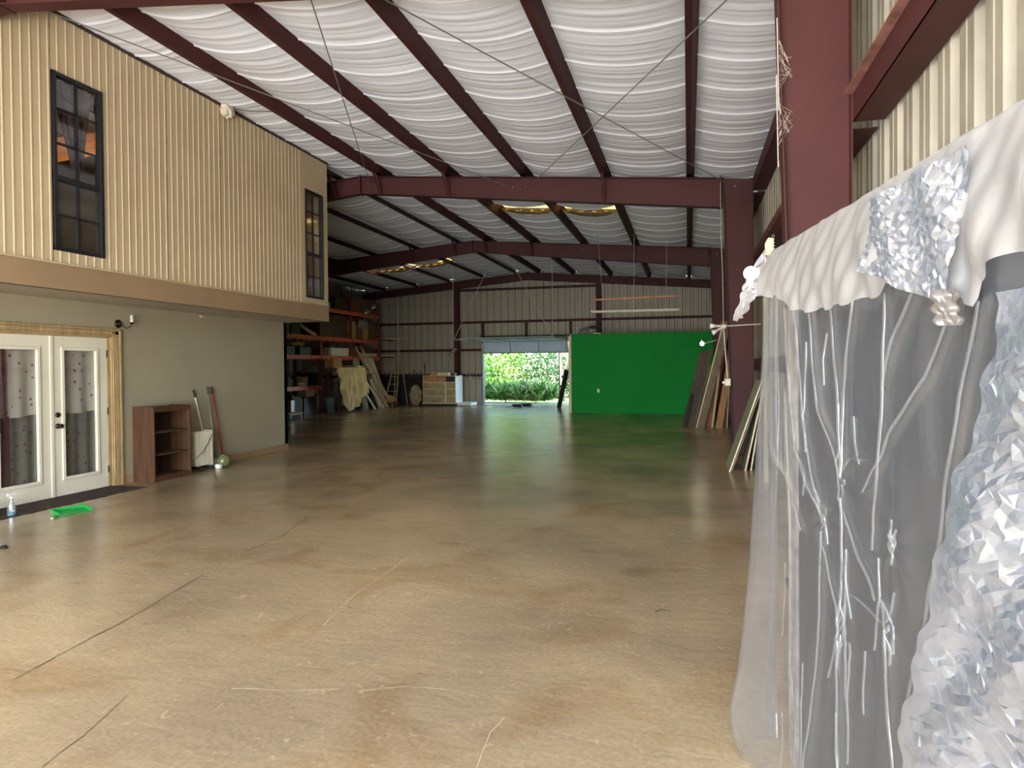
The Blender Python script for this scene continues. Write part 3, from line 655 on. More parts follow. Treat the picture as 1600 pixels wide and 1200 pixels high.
# oil radiator
hx0, hx1, hy0, hy1 = -7.52, -7.38, 8.82, 9.20
t = thing('oil_radiator', 'cream finned oil radiator on small feet beside the bookcase', 'heater', ((hx0+hx1)/2, (hy0+hy1)/2, 0))
nf = 8; pw = (hy1-hy0-0.05)/nf
for i in range(nf):
    y = hy0+pw*(i+0.5); m = MB(); m.box(hx0, hx1, y-0.004, y+0.004, 0.085, 0.62); m.box(hx1-0.014, hx1, y-0.014, y+0.014, 0.085, 0.62)
    m.build('fin', CREAM, t, bevel=0.005)
MB().box(hx0, hx1, hy1-0.05, hy1, 0.07, 0.63).build('control_housing', CREAM, t, bevel=0.01)
for z in (0.15, 0.56): MB().tube([((hx0+hx1)/2, hy0, z), ((hx0+hx1)/2, hy1, z)], 0.02, 8).build('oil_pipe', CREAM, t)
for y in (hy0+0.08, hy1-0.09):
    m = MB(); m.bar((hx0-0.05, y, 0.055), (hx1+0.05, y, 0.055), 0.02, 0.03)
    for x in (hx0-0.04, hx1+0.04): m.tube([(x, y-0.012, 0.025), (x, y+0.012, 0.025)], 0.024, 12)
    m.build('foot', DARK, t)
wire('power_cord', [(hx1+0.005, hy1-0.03, 0.56), (hx1+0.012, hy1-0.14, 0.42), (hx1+0.012, hy0+0.12, 0.30), (hx1+0.008, hy0-0.02, 0.22)], 0.005, DARK, t)
# pole handles
def pole(name, label, cat, p, q, r, M, grip, gl=0.12, group=None, extra=None):
    t = thing(name, label, cat, p, group); P, Q = Vector(p), Vector(q); d = (Q-P).normalized()
    MB().tube([P, Q-d*gl], r, 10).build('handle', M, t, smooth=True); MB().tube([Q-d*gl, Q], r*1.35, 10).build('grip', grip, t, smooth=True)
    return t
pole('broom', 'white broom handle with a black grip leaning behind the cream radiator', 'broom', (-7.58, 9.38, 0.02), (-7.64, 9.08, 1.27), 0.012, mat('white_pole', (224, 220, 206), 0.4), DARK)
t = pole('mop', 'thin silver mop handle with a green grip between the white and red ones', 'mop', (-7.56, 9.47, 0.12), (-7.64, 9.40, 1.31), 0.009, ALU, GRNH)
m = MB()
for k in range(16):
    a = k*0.4; m.tube([(-7.56, 9.47, 0.13), (-7.56+0.03*math.cos(a), 9.47+0.03*math.sin(a), 0.06), (-7.56+0.055*math.cos(a), 9.47+0.055*math.sin(a), 0.012)], 0.008, 5)
m.build('mop_head', RAG, t)['kind'] = 'stuff'
t = pole('squeegee', 'red pole with a black grip leaning on the wall behind the round glass float', 'pole', (-7.55, 9.66, 0.05), (-7.64, 9.49, 1.31), 0.013, RED, DARK)
MB().box(-7.565, -7.535, 9.55, 9.77, 0.0, 0.05).build('squeegee_head', DARK, t, bevel=0.004)
t = thing('glass_float', 'round murky green glass ball on the floor at the foot of the red pole', 'ball', (-7.32, 9.36, 0))
MB().ball((-7.32, 9.36, 0.105), 0.105, 14).build('ball', mat('murky_green_glass', (112, 116, 76), 0.15, vary=0.2, scale=12), t, smooth=True)
MB().lathe([(0.03, 0.0), (0.034, 0.008), (0.022, 0.014)], (-7.32, 9.36, 0.2), 14).build('neck', mat('murky_green_glass', (112, 116, 76)), t, smooth=True)
MB().lathe([(0.06, 0), (0.05, 0.006), (0.02, 0.01)], (-7.32, 9.36, 0.0), 14).build('base', DARK, t)
m = MB(); m.box(-7.36, -7.27, 9.20, 9.27, 0, 0.07); tag(m.build('sponge', KRAFTW, bevel=0.012), 'small white block between the radiator and the round green ball', 'sponge')
# doormat
a, b, c, d = (-7.64, 5.2), (-7.64, 7.75), (-7.22, 7.50), (-7.20, 5.2)
t = thing('doormat', 'long dark brown mat on the floor along the french doors', 'mat', (-7.4, 6.5, 0))
random.seed(3); m = MB(); n = 60
def edge(i): return -7.14+0.012*math.sin(i*1.7)+0.01*math.sin(i*0.6)
for i in range(n):
    y0 = 4.9+2.62*i/n; y1 = 4.9+2.62*(i+1)/n
    m.add([(-7.645, y0, 0.009), (edge(i), y0, 0.007), (edge(i+1), y1, 0.007), (-7.645, y1, 0.009), (-7.645, y0, 0.001), (edge(i)+.004, y0, 0.001), (edge(i+1)+.004, y1, 0.001), (-7.645, y1, 0.001)], [(0, 1, 2, 3), (7, 6, 5, 4), (1, 5, 6, 2)])
m.build('pile', MATB, t)
MB().box(-7.60, -7.12, 7.52, 7.56, 0.001, 0.009).build('edge_binding', DKRED, t)
# spray bottle
sx, sy = -7.22, 5.74
t = thing('spray_bottle', 'clear spray bottle with white trigger and a little blue liquid', 'bottle', (sx, sy, 0))
MB().lathe([(0.038, 0.002), (0.041, 0.01), (0.041, 0.10), (0.036, 0.13), (0.022, 0.165), (0.014, 0.185), (0.014, 0.2)], (sx, sy, 0), 24).build('body', BOTTLE, t, smooth=True)
MB().lathe([(0.036, 0.004), (0.039, 0.012), (0.039, 0.045)], (sx, sy, 0), 24).build('liquid', BLIQ, t, smooth=True)
m = MB(); m.lathe([(0.017, 0), (0.017, 0.022)], (sx, sy, 0.195), 16); m.box(sx-0.012, sx+0.012, sy-0.045, sy+0.05, 0.222, 0.25); m.box(sx-0.008, sx+0.008, sy+0.05, sy+0.062, 0.228, 0.244); th = m.build('trigger_head', KRAFTW, t, bevel=0.004)
MB().bar((sx, sy+0.03, 0.222), (sx, sy+0.058, 0.185), 0.012, 0.006).build('trigger', KRAFTW, th)
MB().tube([(sx, sy, 0.2), (sx+0.01, sy+0.01, 0.02)], 0.002, 6).build('dip_tube', KRAFTW, t)
m = MB(); m.box(-7.46, -7.30, 5.42, 5.66, 0.0, 0.075); m.box(-7.44, -7.32, 5.44, 5.64, 0.075, 0.11); tag(m.build('tool_box', DARK, bevel=0.008), 'low black box on the mat beside the spray bottle', 'box')
m = MB(); m.box(-7.42, -7.36, 5.55, 5.70, 0.111, 0.125); tag(m.build('sponge', mat('yellow_sponge', (212, 190, 90), 0.8), bevel=0.003), 'small yellow sponge lying on the low black box', 'sponge')
# green dustpan
t = thing('dustpan', 'bright green plastic dustpan lying on the concrete near the mat', 'dustpan', (-6.72, 6.0, 0))
M_ = Matrix.Translation((-6.70, 6.02, 0)) @ Matrix.Rotation(math.radians(68), 4, 'Z')
def dp(m): return m.xf(M_)
m = MB(); m.add([(-.17, -.12, .004), (.17, -.10, .004), (.17, .11, .018), (-.17, .12, .018), (-.17, -.12, .012), (.17, -.10, .012), (.17, .11, .026), (-.17, .12, .026)], [(0, 1, 2, 3), (7, 6, 5, 4), (0, 4, 5, 1), (1, 5, 6, 2), (2, 6, 7, 3), (3, 7, 4, 0)]); dp(m).build('pan', GRNP, t, bevel=0.003)
for p, q in (((-.165, -.11, .02), (-.165, .12, .04)), ((.165, -.10, .02), (.165, .11, .04)), ((-.165, .118, .04), (.165, .11, .04))):
    dp(MB().bar(p, q, 0.012, 0.035)).build('rim', GRNP, t, bevel=0.002)
dp(MB().bar((-.17, -.10, .012), (-.25, -.15, .014), 0.03, 0.014)).build('handle', GRNP, t, bevel=0.004)
dp(MB().tube([(-.235, -.155, .004), (-.262, -.172, .004)], 0.008, 8)).build('handle_tip', KRAFTW, t)
fx, fy = at_floor(6, 857); m = MB(); m.box(fx-0.05, fx+0.03, fy-0.02, fy+0.02, 0, 0.018); m.box(fx-0.02, fx+0.01, fy-0.012, fy+0.025, 0.018, 0.028); tag(m.build('rubber_scrap', DARK, bevel=0.004), 'small black scrap on the floor at the left, nearer than the dustpan', 'scrap')
# rag ball on top of upper wall
random.seed(5); m = MB(); m.ball((XU+0.09, 8.72, 5.47), 0.10, 14, (0.9, 1.1, 1))
for i, v in enumerate(m.v):
    k = 1+0.16*math.sin(v[1]*70+v[2]*50)+0.1*math.sin(v[0]*90); m.v[i] = (XU+0.09+(v[0]-XU-0.09)*k, 8.72+(v[1]-8.72)*k, 5.47+(v[2]-5.47)*k)
t = thing('rag_bundle', 'crumpled white rag bundle tied on the top edge of the cream siding', 'rag', (XU+0.09, 8.72, 5.37)); m.build('bundle', RAG, t, smooth=True)
wire('cord', [(XU+0.1, 8.75, 5.52), (XU+0.35, 8.9, 5.50), (-6.1, 9.0, 5.5)], 0.005, DARK, t)
t = thing('wall_nail', 'small bright hook on the soffit edge above the greige wall', 'hook', (XW, 9.30, 2.46))
MB().lathe([(0.022, 0), (0.02, 0.015), (0.006, 0.02), (0.006, 0.05)], (XW, 9.30, 2.46), 12, 'x').build('hook_base', CONDU, t); MB().tube([(XW+0.05, 9.30, 2.46), (XW+0.06, 9.34, 2.44)], 0.006, 6).build('hook', CONDU, t)
# ================================================================ RIGHT SIDE: PLASTIC CURTAIN
A2 = Vector((0.35, 2.9)); D2 = Vector((0.1516, -0.9884)); N2 = Vector((-0.9884, -0.1516))   # N2 points to the room
def cp(s, z, n=0.0):
    q = A2 + D2*s + N2*n; return (q.x, q.y, z)
t = thing('panel_partition', 'dark grey panel partition standing behind the clear plastic sheeting', 'partition', (A2.x+0.1, 1.8, 0))
def pslab(name, s0, s1, z0, z1, n0, n1, M):
    m = MB(); m.add([cp(s, z, n) for s in (s0, s1) for n in (n0, n1) for z in (z0, z1)], [(0, 1, 3, 2), (4, 6, 7, 5), (0, 4, 5, 1), (2, 3, 7, 6), (0, 2, 6, 4), (1, 5, 7, 3)]); return m.build(name, M, t)
pslab('panel', 0.10, 1.24, 0, 2.0, -0.10, -0.05, DPAN); pslab('panel', 1.245, 2.46, 0, 2.0, -0.10, -0.05, DPAN)
pslab('top_rail', 0.0, 2.6, 1.985, 2.06, -0.12, -0.02, mat('grey_wood_rail', (128, 120, 112), 0.8, vary=0.2, scale=20))
pslab('post', 0.0, 0.09, 0, 1.985, -0.12, -0.04, mat('grey_wood_rail', (128, 120, 112)))
# creases and gathers of the big sheet, as ridges in its own (along, height) coordinates
CR = [([(0.479, 1.772), (0.536, 1.451), (0.696, 1.259)], .013, .016), ([(0.207, 1.812), (0.313, 1.299), (0.535, 1.117)], .014, .018), ([(0.621, 1.776), (0.672, 1.538), (0.706, 1.26)], .010, .014),
      ([(1.201, 1.769), (1.096, 1.658), (1.012, 1.539)], .014, .018), ([(1.36, 1.738), (1.242, 1.568), (1.029, 1.386), (0.886, 1.246)], .012, .018), ([(1.448, 1.717), (1.375, 1.531), (1.318, 1.341), (1.269, 1.137), (1.158, 0.801), (1.112, 0.3), (1.09, 0)], .013, .020),
      ([(0.534, 1.054), (0.503, 0.684), (0.406, 0.221), (.39, 0)], .010, .016), ([(0.706, 1.193), (0.835, 1.074), (0.975, 0.978)], .009, .012), ([(0.534, 1.012), (0.695, 0.841), (0.693, 0.39), (.69, 0)], .010, .014),
      ([(0.79, 0.932), (1.029, 0.94)], .007, .010), ([(0.815, 1.778), (0.722, 1.502), (0.721, 1.272)], .009, .013), ([(0.087, 1.823), (0.123, 1.276), (0.379, 1.016)], .012, .018),
      ([(0.30, 1.80), (0.40, 1.4), (0.52, 1.12)], .009, .013), ([(1.046, .93), (1.06, .7), (1.10, .55)], .008, .012), ([(0.694, .78), (.60, .60)], .008, .012), ([(0.233, .443), (.25, .3)], .008, .01), ([(0.233, .443), (.24, .9), (.20, 1.5)], .007, .016),
      ([(0.70, 1.26), (0.80, 1.33), (0.90, 1.34)], .008, .010), ([(0.72, 1.20), (0.74, 1.0), (0.70, 0.80)], .008, .010), ([(1.0, 1.78), (.98, 1.4), (.93, 1.1)], .005, .03)]
KN = [(0.706, 1.26), (0.534, 1.096), (1.046, 0.938), (0.694, 0.782), (1.056, 1.15), (0.233, 0.443)]
def seg_d(px, pz, a, b):
    dx, dz = b[0]-a[0], b[1]-a[1]; l2 = dx*dx+dz*dz; tt = max(0, min(1, ((px-a[0])*dx+(pz-a[1])*dz)/l2))
    return math.hypot(px-a[0]-tt*dx, pz-a[1]-tt*dz)
SEGS = [(a, b, h, w) for pl, h, w in CR for a, b in zip(pl, pl[1:])]
def relief(s, z):
    best = {}
    d = 0.0
    for a, b, h, w in SEGS:
        lo_, hi_ = min(a[0], b[0])-3*w, max(a[0], b[0])+3*w
        if s < lo_ or s > hi_ or z < min(a[1], b[1])-3*w or z > max(a[1], b[1])+3*w: continue
        q = seg_d(s, z, a, b)
        if q < 3*w: d = max(d, h*math.exp(-(q/w*2.2)**2))
    for kx, kz in KN:
        q = math.hypot(s-kx, z-kz)
        if q < 0.30:
            an = math.atan2(z-kz, s-kx); d += 0.0055*math.sin(an*9+kx*20)*math.exp(-q/0.07)*min(1, q/0.015)
    d += 0.010*math.sin(s*6.5+0.8*math.sin(z*2))*0.8 + 0.0045*math.sin(s*19+1.2*math.sin(z*3.1)) + 0.0018*math.sin(s*47+2*math.sin(z*5))
    return d
t = thing('plastic_sheeting', 'large clear plastic sheet hanging in folds over the grey panel at the right', 'plastic sheet', (A2.x, A2.y-0.6, 0))
# outline of the sheet's free far edge (how far it stands out beyond the post), bottom to top
EDGE = [(0.0, .14), (.1, .175), (.2, .185), (.35, .15), (.52, .125), (.8, .10), (1.08, .085), (1.5, .065), (1.83, .05), (2.06, .02)]
def edge_out(z):
    for (a, b), (c, d) in zip(EDGE, EDGE[1:]):
        if a <= z <= c: return b+(d-b)*(z-a)/(c-a)
    return 0.02
m = MB()
def main_sheet(u, v):
    z = 2.055*(1-v)+0.004*v
    k = u*330
    s = -0.30+2.95*u
    if s < 0.02:     # wraps round the end post
        a = (0.02-s)/0.32; e = edge_out(z)
        ang = a*1.9; n = e*math.cos(ang) if a < 1 else 0
        s2 = -e*math.sin(ang)*0.9 - 0.02*a
        return cp(s2+0.01, z, n*0.95+0.006*math.sin(a*14+z*2.3)+0.004*math.sin(z*9+a*5))
    f = min(1, (s-0.02)/0.35); e = edge_out(z)
    n = e*(1-f)**2 + 0.0*f
    return cp(s, z, n + relief(s, z) + 0.012)
m.grid(main_sheet, 330, 220); m.build('hanging_sheet', FILM, t, smooth=True)
# crinkled doubled layer at the near end
def crk(s, z):
    R = 0.0
    for fx, fz, p, a, q, h in ((12, 5, 0.3, .010, 5, 3), (-9, 17, 1.9, .009, 4, 7), (25, 14, 4.0, .006, 9, -6), (-31, 20, 2.2, .005, 11, 8), (50, -34, 0.7, .0022, 17, 13), (38, 58, 5.1, .002, -15, 19)):
        w = math.sin(fx*s+fz*z+p+1.3*math.sin(q*s+h*z+p)); R += a*(1-abs(w))**2.2*1.3
    return R
SIL = [(1.607, 1.523), (1.45, 1.449), (1.327, 1.387), (1.152, 1.318), (0.997, 1.269), (0.786, 1.187), (0.658, 1.173), (0.0, 1.10)]
def sil(z):
    for (a, b), (c, d) in zip(SIL, SIL[1:]):
        if c <= z <= a: return b+(d-b)*(a-z)/(a-c)
    return 1.53
pm = MB.build
def fold_line(pl, w, name='fold_edge', off=0.017, k=7):
    Q = []
    for (a, b) in zip(pl, pl[1:]):
        n = max(2, int(math.hypot(b[0]-a[0], b[1]-a[1])/0.03))
        for i in range(n): Q.append((a[0]+(b[0]-a[0])*i/n, a[1]+(b[1]-a[1])*i/n))
    Q.append(pl[-1]); m = MB(); n = len(Q); vs = []
    for i, (s, z) in enumerate(Q):
        ww = w*(0.25+0.75*math.sin(math.pi*min(1, (i+0.5)/n)))*(0.8+0.3*math.sin(i*1.3)); o = relief(s, z)+off
        a, b = Q[max(0, i-1)], Q[min(n-1, i+1)]; dx, dz = b[0]-a[0], b[1]-a[1]; l = math.hypot(dx, dz) or 1
        px, pz = -dz/l, dx/l; j = 0.003*math.sin(i*0.9)
        vs += [cp(s+px*(j-ww/2), z+pz*(j-ww/2), o-0.004), cp(s+px*j, z+pz*j, o+0.003), cp(s+px*(j+ww/2), z+pz*(j+ww/2), o-0.004)]
    m.add(vs, [(3*i+q, 3*i+3+q, 3*i+4+q, 3*i+1+q) for i in range(n-1) for q in (0, 1)])
    return m.build(name, FOLDF, t, smooth=True)
for pl, h, w in CR: fold_line(pl, 0.0075)
random.seed(31)
for kx, kz in KN:
    for q in range(6):
        a = random.uniform(-0.6, 0.6)+(math.pi/2 if q % 2 else -math.pi/2); L_ = random.uniform(0.03, 0.10)
        x0, z0 = kx+random.uniform(-.012, .012), kz+random.uniform(-.03, .03)
        fold_line([(x0, z0), (x0+L_*0.5*math.cos(a)+.006, z0+L_*0.5*math.sin(a)), (x0+L_*math.cos(a), z0+L_*math.sin(a))], 0.0032, 'pucker')
for k in range(16):
    s0 = random.uniform(0.12, 1.05); z1 = random.uniform(0.25, 1.7); L_ = random.uniform(0.12, 0.45)
    fold_line([(s0, z1), (s0+random.uniform(-.03, .03), max(0.02, z1-L_/2)), (s0+random.uniform(-.05, .05), max(0.01, z1-L_))], 0.0026, 'pucker')
def facets(fn, nu, nv, amp, seed, jit=0.38):
    """flat crumpled facets: jittered lattice, every cell cut along a random diagonal"""
    R = random.Random(seed); m = MB(); vs = []
    for i in range(nu+1):
        for j in range(nv+1):
            u = (i+(R.uniform(-jit, jit) if 0 < i < nu else 0))/nu; v = (j+(R.uniform(-jit, jit) if 0 < j < nv else 0))/nv
            vs.append(fn(u, v, R.uniform(-amp, amp)))
    fs = []
    for i in range(nu):
        for j in range(nv):
            a, b, c, d = i*(nv+1)+j, (i+1)*(nv+1)+j, (i+1)*(nv+1)+j+1, i*(nv+1)+j+1
            fs += [(a, b, c), (a, c, d)] if R.random() < 0.5 else [(a, b, d), (b, c, d)]
    return m.add(vs, fs)
def crinkled(u, v, k):
    z = 1.72*(1-v)+0.004; s0 = sil(z) + 0.012*math.sin(z*31)+0.008*math.sin(z*67)
    s = s0+(2.55-s0)*u
    big = 0.016*math.sin(s*9+z*6+1.5*math.sin(z*5))+0.009*math.sin(s*23-z*15+math.sin(z*9))+0.005*(1-abs(math.sin(s*31+z*44+2*math.sin(s*11))))
    return cp(s, z, 0.055+(k+big)*min(1, u*10+0.15))
facets(crinkled, 60, 130, 0.0030, 4, 0.45).build('crinkled_sheet', FILM3, t)
# flap folded over the top rail
t = thing('plastic_flap', 'milky doubled plastic strip folded over the top of the clear sheet, ragged lower edge', 'plastic sheet', (A2.x, A2.y-0.6, 1.7))
FB = [(-0.10, 1.90), (0.0, 1.875), (0.17, 1.859), (0.30, 1.83), (0.417, 1.794), (0.52, 1.772), (0.594, 1.769), (0.70, 1.765), (0.815, 1.763), (1.03, 1.766), (1.10, 1.772), (1.15, 1.80), (1.167, 1.825), (1.134, 1.828), (1.24, 1.80), (1.318, 1.779), (1.418, 1.742), (1.448, 1.705), (1.475, 1.700), (1.495, 1.747), (1.55, 1.78), (1.8, 1.77), (2.6, 1.76)]
def fbot(s):
    for (a, b), (c, d) in zip(FB, FB[1:]):
        if a <= s < c: return b+(d-b)*(s-a)/(c-a)
    return 1.77
m = MB()
def flap(u, v):
    s = 0.0+2.6*u; zb = fbot(s)+0.006*math.sin(s*40)
    zt = 2.066
    if v < 0.12:   # part lying over the rail
        k = v/0.12; return cp(s, zt+0.004*math.sin(s*30)-0.012*k*k, -0.11+0.14*k)
    k = (v-0.12)/0.88
    z = zt-0.012+(zb-zt+0.012)*k
    w = 0.006*math.sin(s*17+3*math.sin(z*7))+0.005*math.sin(s*39+z*20)+0.003*math.sin(s*83-z*30)
    bulge = 0.045*math.sin(min(1, k)*2.2)
    return cp(s, z, 0.03+bulge+w*(0.4+k))
m.grid(flap, 300, 46); m.build('folded_strip', FILM2, t, smooth=True)
m = MB()      # drooping tail past the end of the rail
def tail(u, v):
    # u along from rail end outward, v down
    top = [(0.0, 2.066), (-0.05, 2.05), (-0.12, 1.985), (-0.165, 1.93), (-0.185, 1.86), (-0.20, 1.79)]
    bot = [(0.06, 1.86), (0.0, 1.875), (-0.06, 1.875), (-0.11, 1.85), (-0.16, 1.81), (-0.215, 1.775)]
    k = u*5; i = min(4, int(k)); q = k-i
    a = [top[i][j]+(top[i+1][j]-top[i][j])*q for j in (0, 1)]; b = [bot[i][j]+(bot[i+1][j]-bot[i][j])*q for j in (0, 1)]
    s = a[0]+(b[0]-a[0])*v; z = a[1]+(b[1]-a[1])*v
    # the tail turns out toward the room instead of following the rail
    off = -min(0, s)
    base = cp(0.02, z, 0.035+0.03*math.sin(v*2.6)+0.007*math.sin(v*17+u*9)+0.005*math.sin(u*23))
    return (base[0]-off*0.52, base[1]+off*0.05, base[2])
m.grid(tail, 50, 40); m.build('drooping_tail', FILM4, t, smooth=True)
m = MB()      # bright crumpled corner and its knotted end
def crumple(u, v, k):
    s = 1.05+0.42*u; z = 2.0+(-0.165-0.13*u)*v; s += 0.10*(v-0.5)*-0.6
    return cp(s, z, 0.085+k+0.010*math.sin(s*30+z*12))
facets(crumple, 34, 26, 0.0034, 9).build('crumpled_corner', FILM3, t)
m = MB()
def knot(u, v):
    a = u*2*math.pi; r = 0.012+0.010*abs(math.sin(v*9))+0.006*math.sin(a*5+v*7)
    return cp(1.45+r*math.cos(a)+0.02*v, 1.74-0.07*v, 0.10+r*math.sin(a))
m.grid(knot, 24, 16); m.build('knotted_end', FILM4, t, smooth=True)
# ---- globe bulb on its holder at the near column
t = thing('globe_bulb', 'glowing warm globe bulb beside the near red column behind the plastic', 'lamp', (0.42, 4.9, 2.2))
g = at_y(1173, 427, 4.9)
MB().ball(g, 0.047, 14).build('bulb', emit('warm_bulb', (255, 214, 150), 26), t, smooth=True)
MB().tube([(g[0]+0.03, g[1]+0.01, g[2]+0.012), (g[0]+0.085, g[1]+0.03, g[2]+0.03)], 0.017, 12, 0.024).build('socket', mat('brass_socket', (206, 160, 70), 0.35, 0.6), t, smooth=True)
MB().tube([(g[0]+0.08, g[1]+0.03, g[2]+0.028), (0.62, F0-0.09, g[2]+0.03)], 0.008, 8).build('arm', BRZ, t)
MB().lathe([(0.02, 0), (0.026, 0.03), (0.016, 0.05)], (g[0]-0.006, g[1]+0.0, g[2]-0.085), 12).build('pull_switch', KRAFTW, t, smooth=True)
lamp('bulb_light', (g[0]-0.04, g[1]-0.09, g[2]), 0.35, (1, 0.62, 0.30), 0.045)
q = at_y(1203, 385, F0-0.1)
t = thing('yellow_tag', 'pale yellow plastic insulator hooked on the edge of the near red column', 'tag', (q[0], q[1], q[2]-0.065))
MB().add([(q[0]-.03, q[1]-.012, q[2]-.062), (q[0]+.02, q[1]-.012, q[2]-.062), (q[0]+.024, q[1]-.012, q[2]+.055), (q[0]-.012, q[1]-.012, q[2]+.062), (q[0]-.034, q[1]-.012, q[2]+.02),
          (q[0]-.03, q[1]+.012, q[2]-.062), (q[0]+.02, q[1]+.012, q[2]-.062), (q[0]+.024, q[1]+.012, q[2]+.055), (q[0]-.012, q[1]+.012, q[2]+.062), (q[0]-.034, q[1]+.012, q[2]+.02)],
         [(0, 1, 2, 3, 4), (9, 8, 7, 6, 5), (0, 5, 6, 1), (1, 6, 7, 2), (2, 7, 8, 3), (3, 8, 9, 4), (4, 9, 5, 0)]).build('body', YTAG, t, bevel=0.004)
for k in range(5): MB().tube([(q[0]+.026, q[1], q[2]-.045+k*.022), (q[0]+.026, q[1], q[2]-.036+k*.022)], 0.007, 8).build('spring_coil', CHROME, t)
MB().tube([(q[0]+.022+.008*math.cos(a*.6), q[1], q[2]+.072+.01*math.sin(a*.6)) for a in range(11)], 0.002, 5).build('ring', CHROME, t)
# ---- flood lights, conduit and box on the second column
cy = F1-0.13
t = thing('flood_light', 'twin bare flood lamps on a conduit cross in front of the second red column', 'lamp', (0.6, cy, 2.27))
MB().tube([(0.60, cy, 2.275), (1.22, cy+0.02, 2.30)], 0.011, 8).build('conduit', CONDU, t); MB().tube([(0.60, cy, 2.27), (0.665, cy, 1.36)], 0.011, 8).build('conduit', CONDU, t)
MB().box(0.57, 0.64, cy-0.04, cy+0.03, 2.235, 2.305).build('junction_box', CONDU, t, bevel=0.006)
for z, dx, dz in ((2.28, -0.21, 0.0), (2.25, -0.17, -0.09)):
    MB().tube([(0.58, cy-0.02, z), (0.58+dx*0.55, cy-0.04, z+dz*0.5)], 0.02, 10, 0.024).build('lamp_holder', CONDU, t)
    MB().tube([(0.58+dx*0.5, cy-0.04, z+dz*0.5), (0.58+dx*0.75, cy-0.05, z+dz*0.8), (0.58+dx, cy-0.06, z+dz)], 0.026, 12, 0.05).build('reflector_bulb', TUBEW, t, smooth=True)
t = thing('outlet_box', 'small white outlet box hanging at the end of the vertical conduit', 'outlet', (0.665, cy, 1.24))
MB().box(0.62, 0.72, cy-0.03, cy+0.03, 1.23, 1.36).build('box', CONDU, t, bevel=0.006); MB().box(0.635, 0.705, cy-0.036, cy-0.03, 1.25, 1.34).build('cover_plate', KRAFTW, t, bevel=0.002)
MB().box(0.58, 0.62, cy-0.02, cy+0.02, 1.27, 1.31).build('plug', KRAFTW, t)
wr_cable = MB(); wr_cable.tube([(0.56, cy, 4.8), (0.565, cy, 3.9), (0.59, cy, 3.2), (0.60, cy, 2.3)], 0.006, 6); tag(wr_cable.build('cable', CONDU, smooth=True), 'thin pale cable running down the edge of the second red column', 'cable')
t = thing('small_spotlight', 'small lit spotlight sticking out in front of the green wall above the lumber', 'lamp', (0.35, 17.75, 2.0))
q = at_y(1097, 537, 17.8)
MB().ball(q, 0.055, 10).build('bulb', emit('small_bulb', (255, 246, 200), 8), t, smooth=True)
MB().tube([(q[0], q[1], q[2]+.05), (q[0]-0.01, q[1], q[2]+0.13)], 0.02, 8).build('cap', CHROME, t); MB().tube([(q[0]+0.04, q[1], q[2]), (0.70, 18.0, q[2]+0.09)], 0.012, 8).build('arm', CONDU, t)
lamp('spot_light', (q[0]-0.1, q[1]-0.1, q[2]), 4, (1, 0.9, 0.65), 0.05)
# ---- lumber leaning to the right wall by the second column
def plank(label, x0, x1, zt, y, w, th, M, lean_y=0.5, cat='board', name='plank', mark=None, group=None):
    """foot at x0,y on the floor; head at x1; width w seen from the front"""
    t = thing(name, label, cat, (x0+w/2, y, 0), group)
    m = MB(); vs = []
    for k, (x, yy, z) in enumerate(((x0, y, 0.0), (x1, y+lean_y, zt))):
        for i, j in ((0, 0), (1, 0), (1, 1), (0, 1)): vs.append((x+i*w, yy+j*th+i*0.05, z))
    m.add(vs, [(0, 1, 2, 3), (7, 6, 5, 4), (0, 4, 5, 1), (1, 5, 6, 2), (2, 6, 7, 3), (3, 7, 4, 0)]); pb = m.build('board', M, t, bevel=0.003)
    if mark:
        m = MB(); m.add([(x0-0.012, y-0.004, 0), (x0+0.012, y-0.004, 0), (x1+0.012, y+lean_y-0.004, zt), (x1-0.012, y+lean_y-0.004, zt), (x0-0.012, y+0.02, 0), (x0+0.012, y+0.02, 0), (x1+0.012, y+lean_y+0.02, zt), (x1-0.012, y+lean_y+0.02, zt)],
                        [(0, 1, 2, 3), (7, 6, 5, 4), (0, 4, 5, 1), (1, 5, 6, 2), (2, 6, 7, 3), (3, 7, 4, 0)]); m.build('pale_edge', mark, pb)
    return t
plank('dark grey weathered board leaning furthest from the red column', -0.16, 0.30, 1.95, 18.10, 0.20, 0.04, LUM2, 0.4)
plank('thin greyish board leaning just in front of the two outermost dark boards', 0.10, 0.52, 1.6, 17.80, 0.06, 0.04, LUM1, 0.4)
plank('dark brown board leaning second from the green wall side of the lumber', 0.0, 0.46, 2.0, 17.95, 0.17, 0.04, LUM2, 0.5)
plank('short dark board leaning low in front of the outermost lumber', -0.17, 0.04, 0.85, 17.85, 0.10, 0.03, mat('black_brown_board', (58, 48, 42), 0.8, vary=0.2), 0.3)
plank('long grey plank with a pale edge leaning on the second red column', 0.19, 0.90, 2.72, 17.75, 0.20, 0.05, LUM1, 0.6, mark=PALEW)
plank('reddish plywood strip leaning behind the long grey plank', 0.38, 0.86, 2.78, 18.15, 0.24, 0.03, PLY, 0.8)
plank('narrow pale batten leaning between the reddish plywood and tan board', 0.56, 0.76, 1.5, 17.85, 0.05, 0.05, PALEW, 0.4)
plank('tan plywood board with a dark cut line leaning near the column', 0.66, 0.98, 1.72, 17.8, 0.17, 0.03, PLYT, 0.5)
plank('second reddish board leaning upright just left of the column', 0.80, 1.02, 2.0, 18.3, 0.18, 0.03, PLY, 0.5)
plank('thin batten standing nearly upright next to the column foot', 0.93, 1.02, 1.4, 17.9, 0.035, 0.035, PALEW, 0.3)
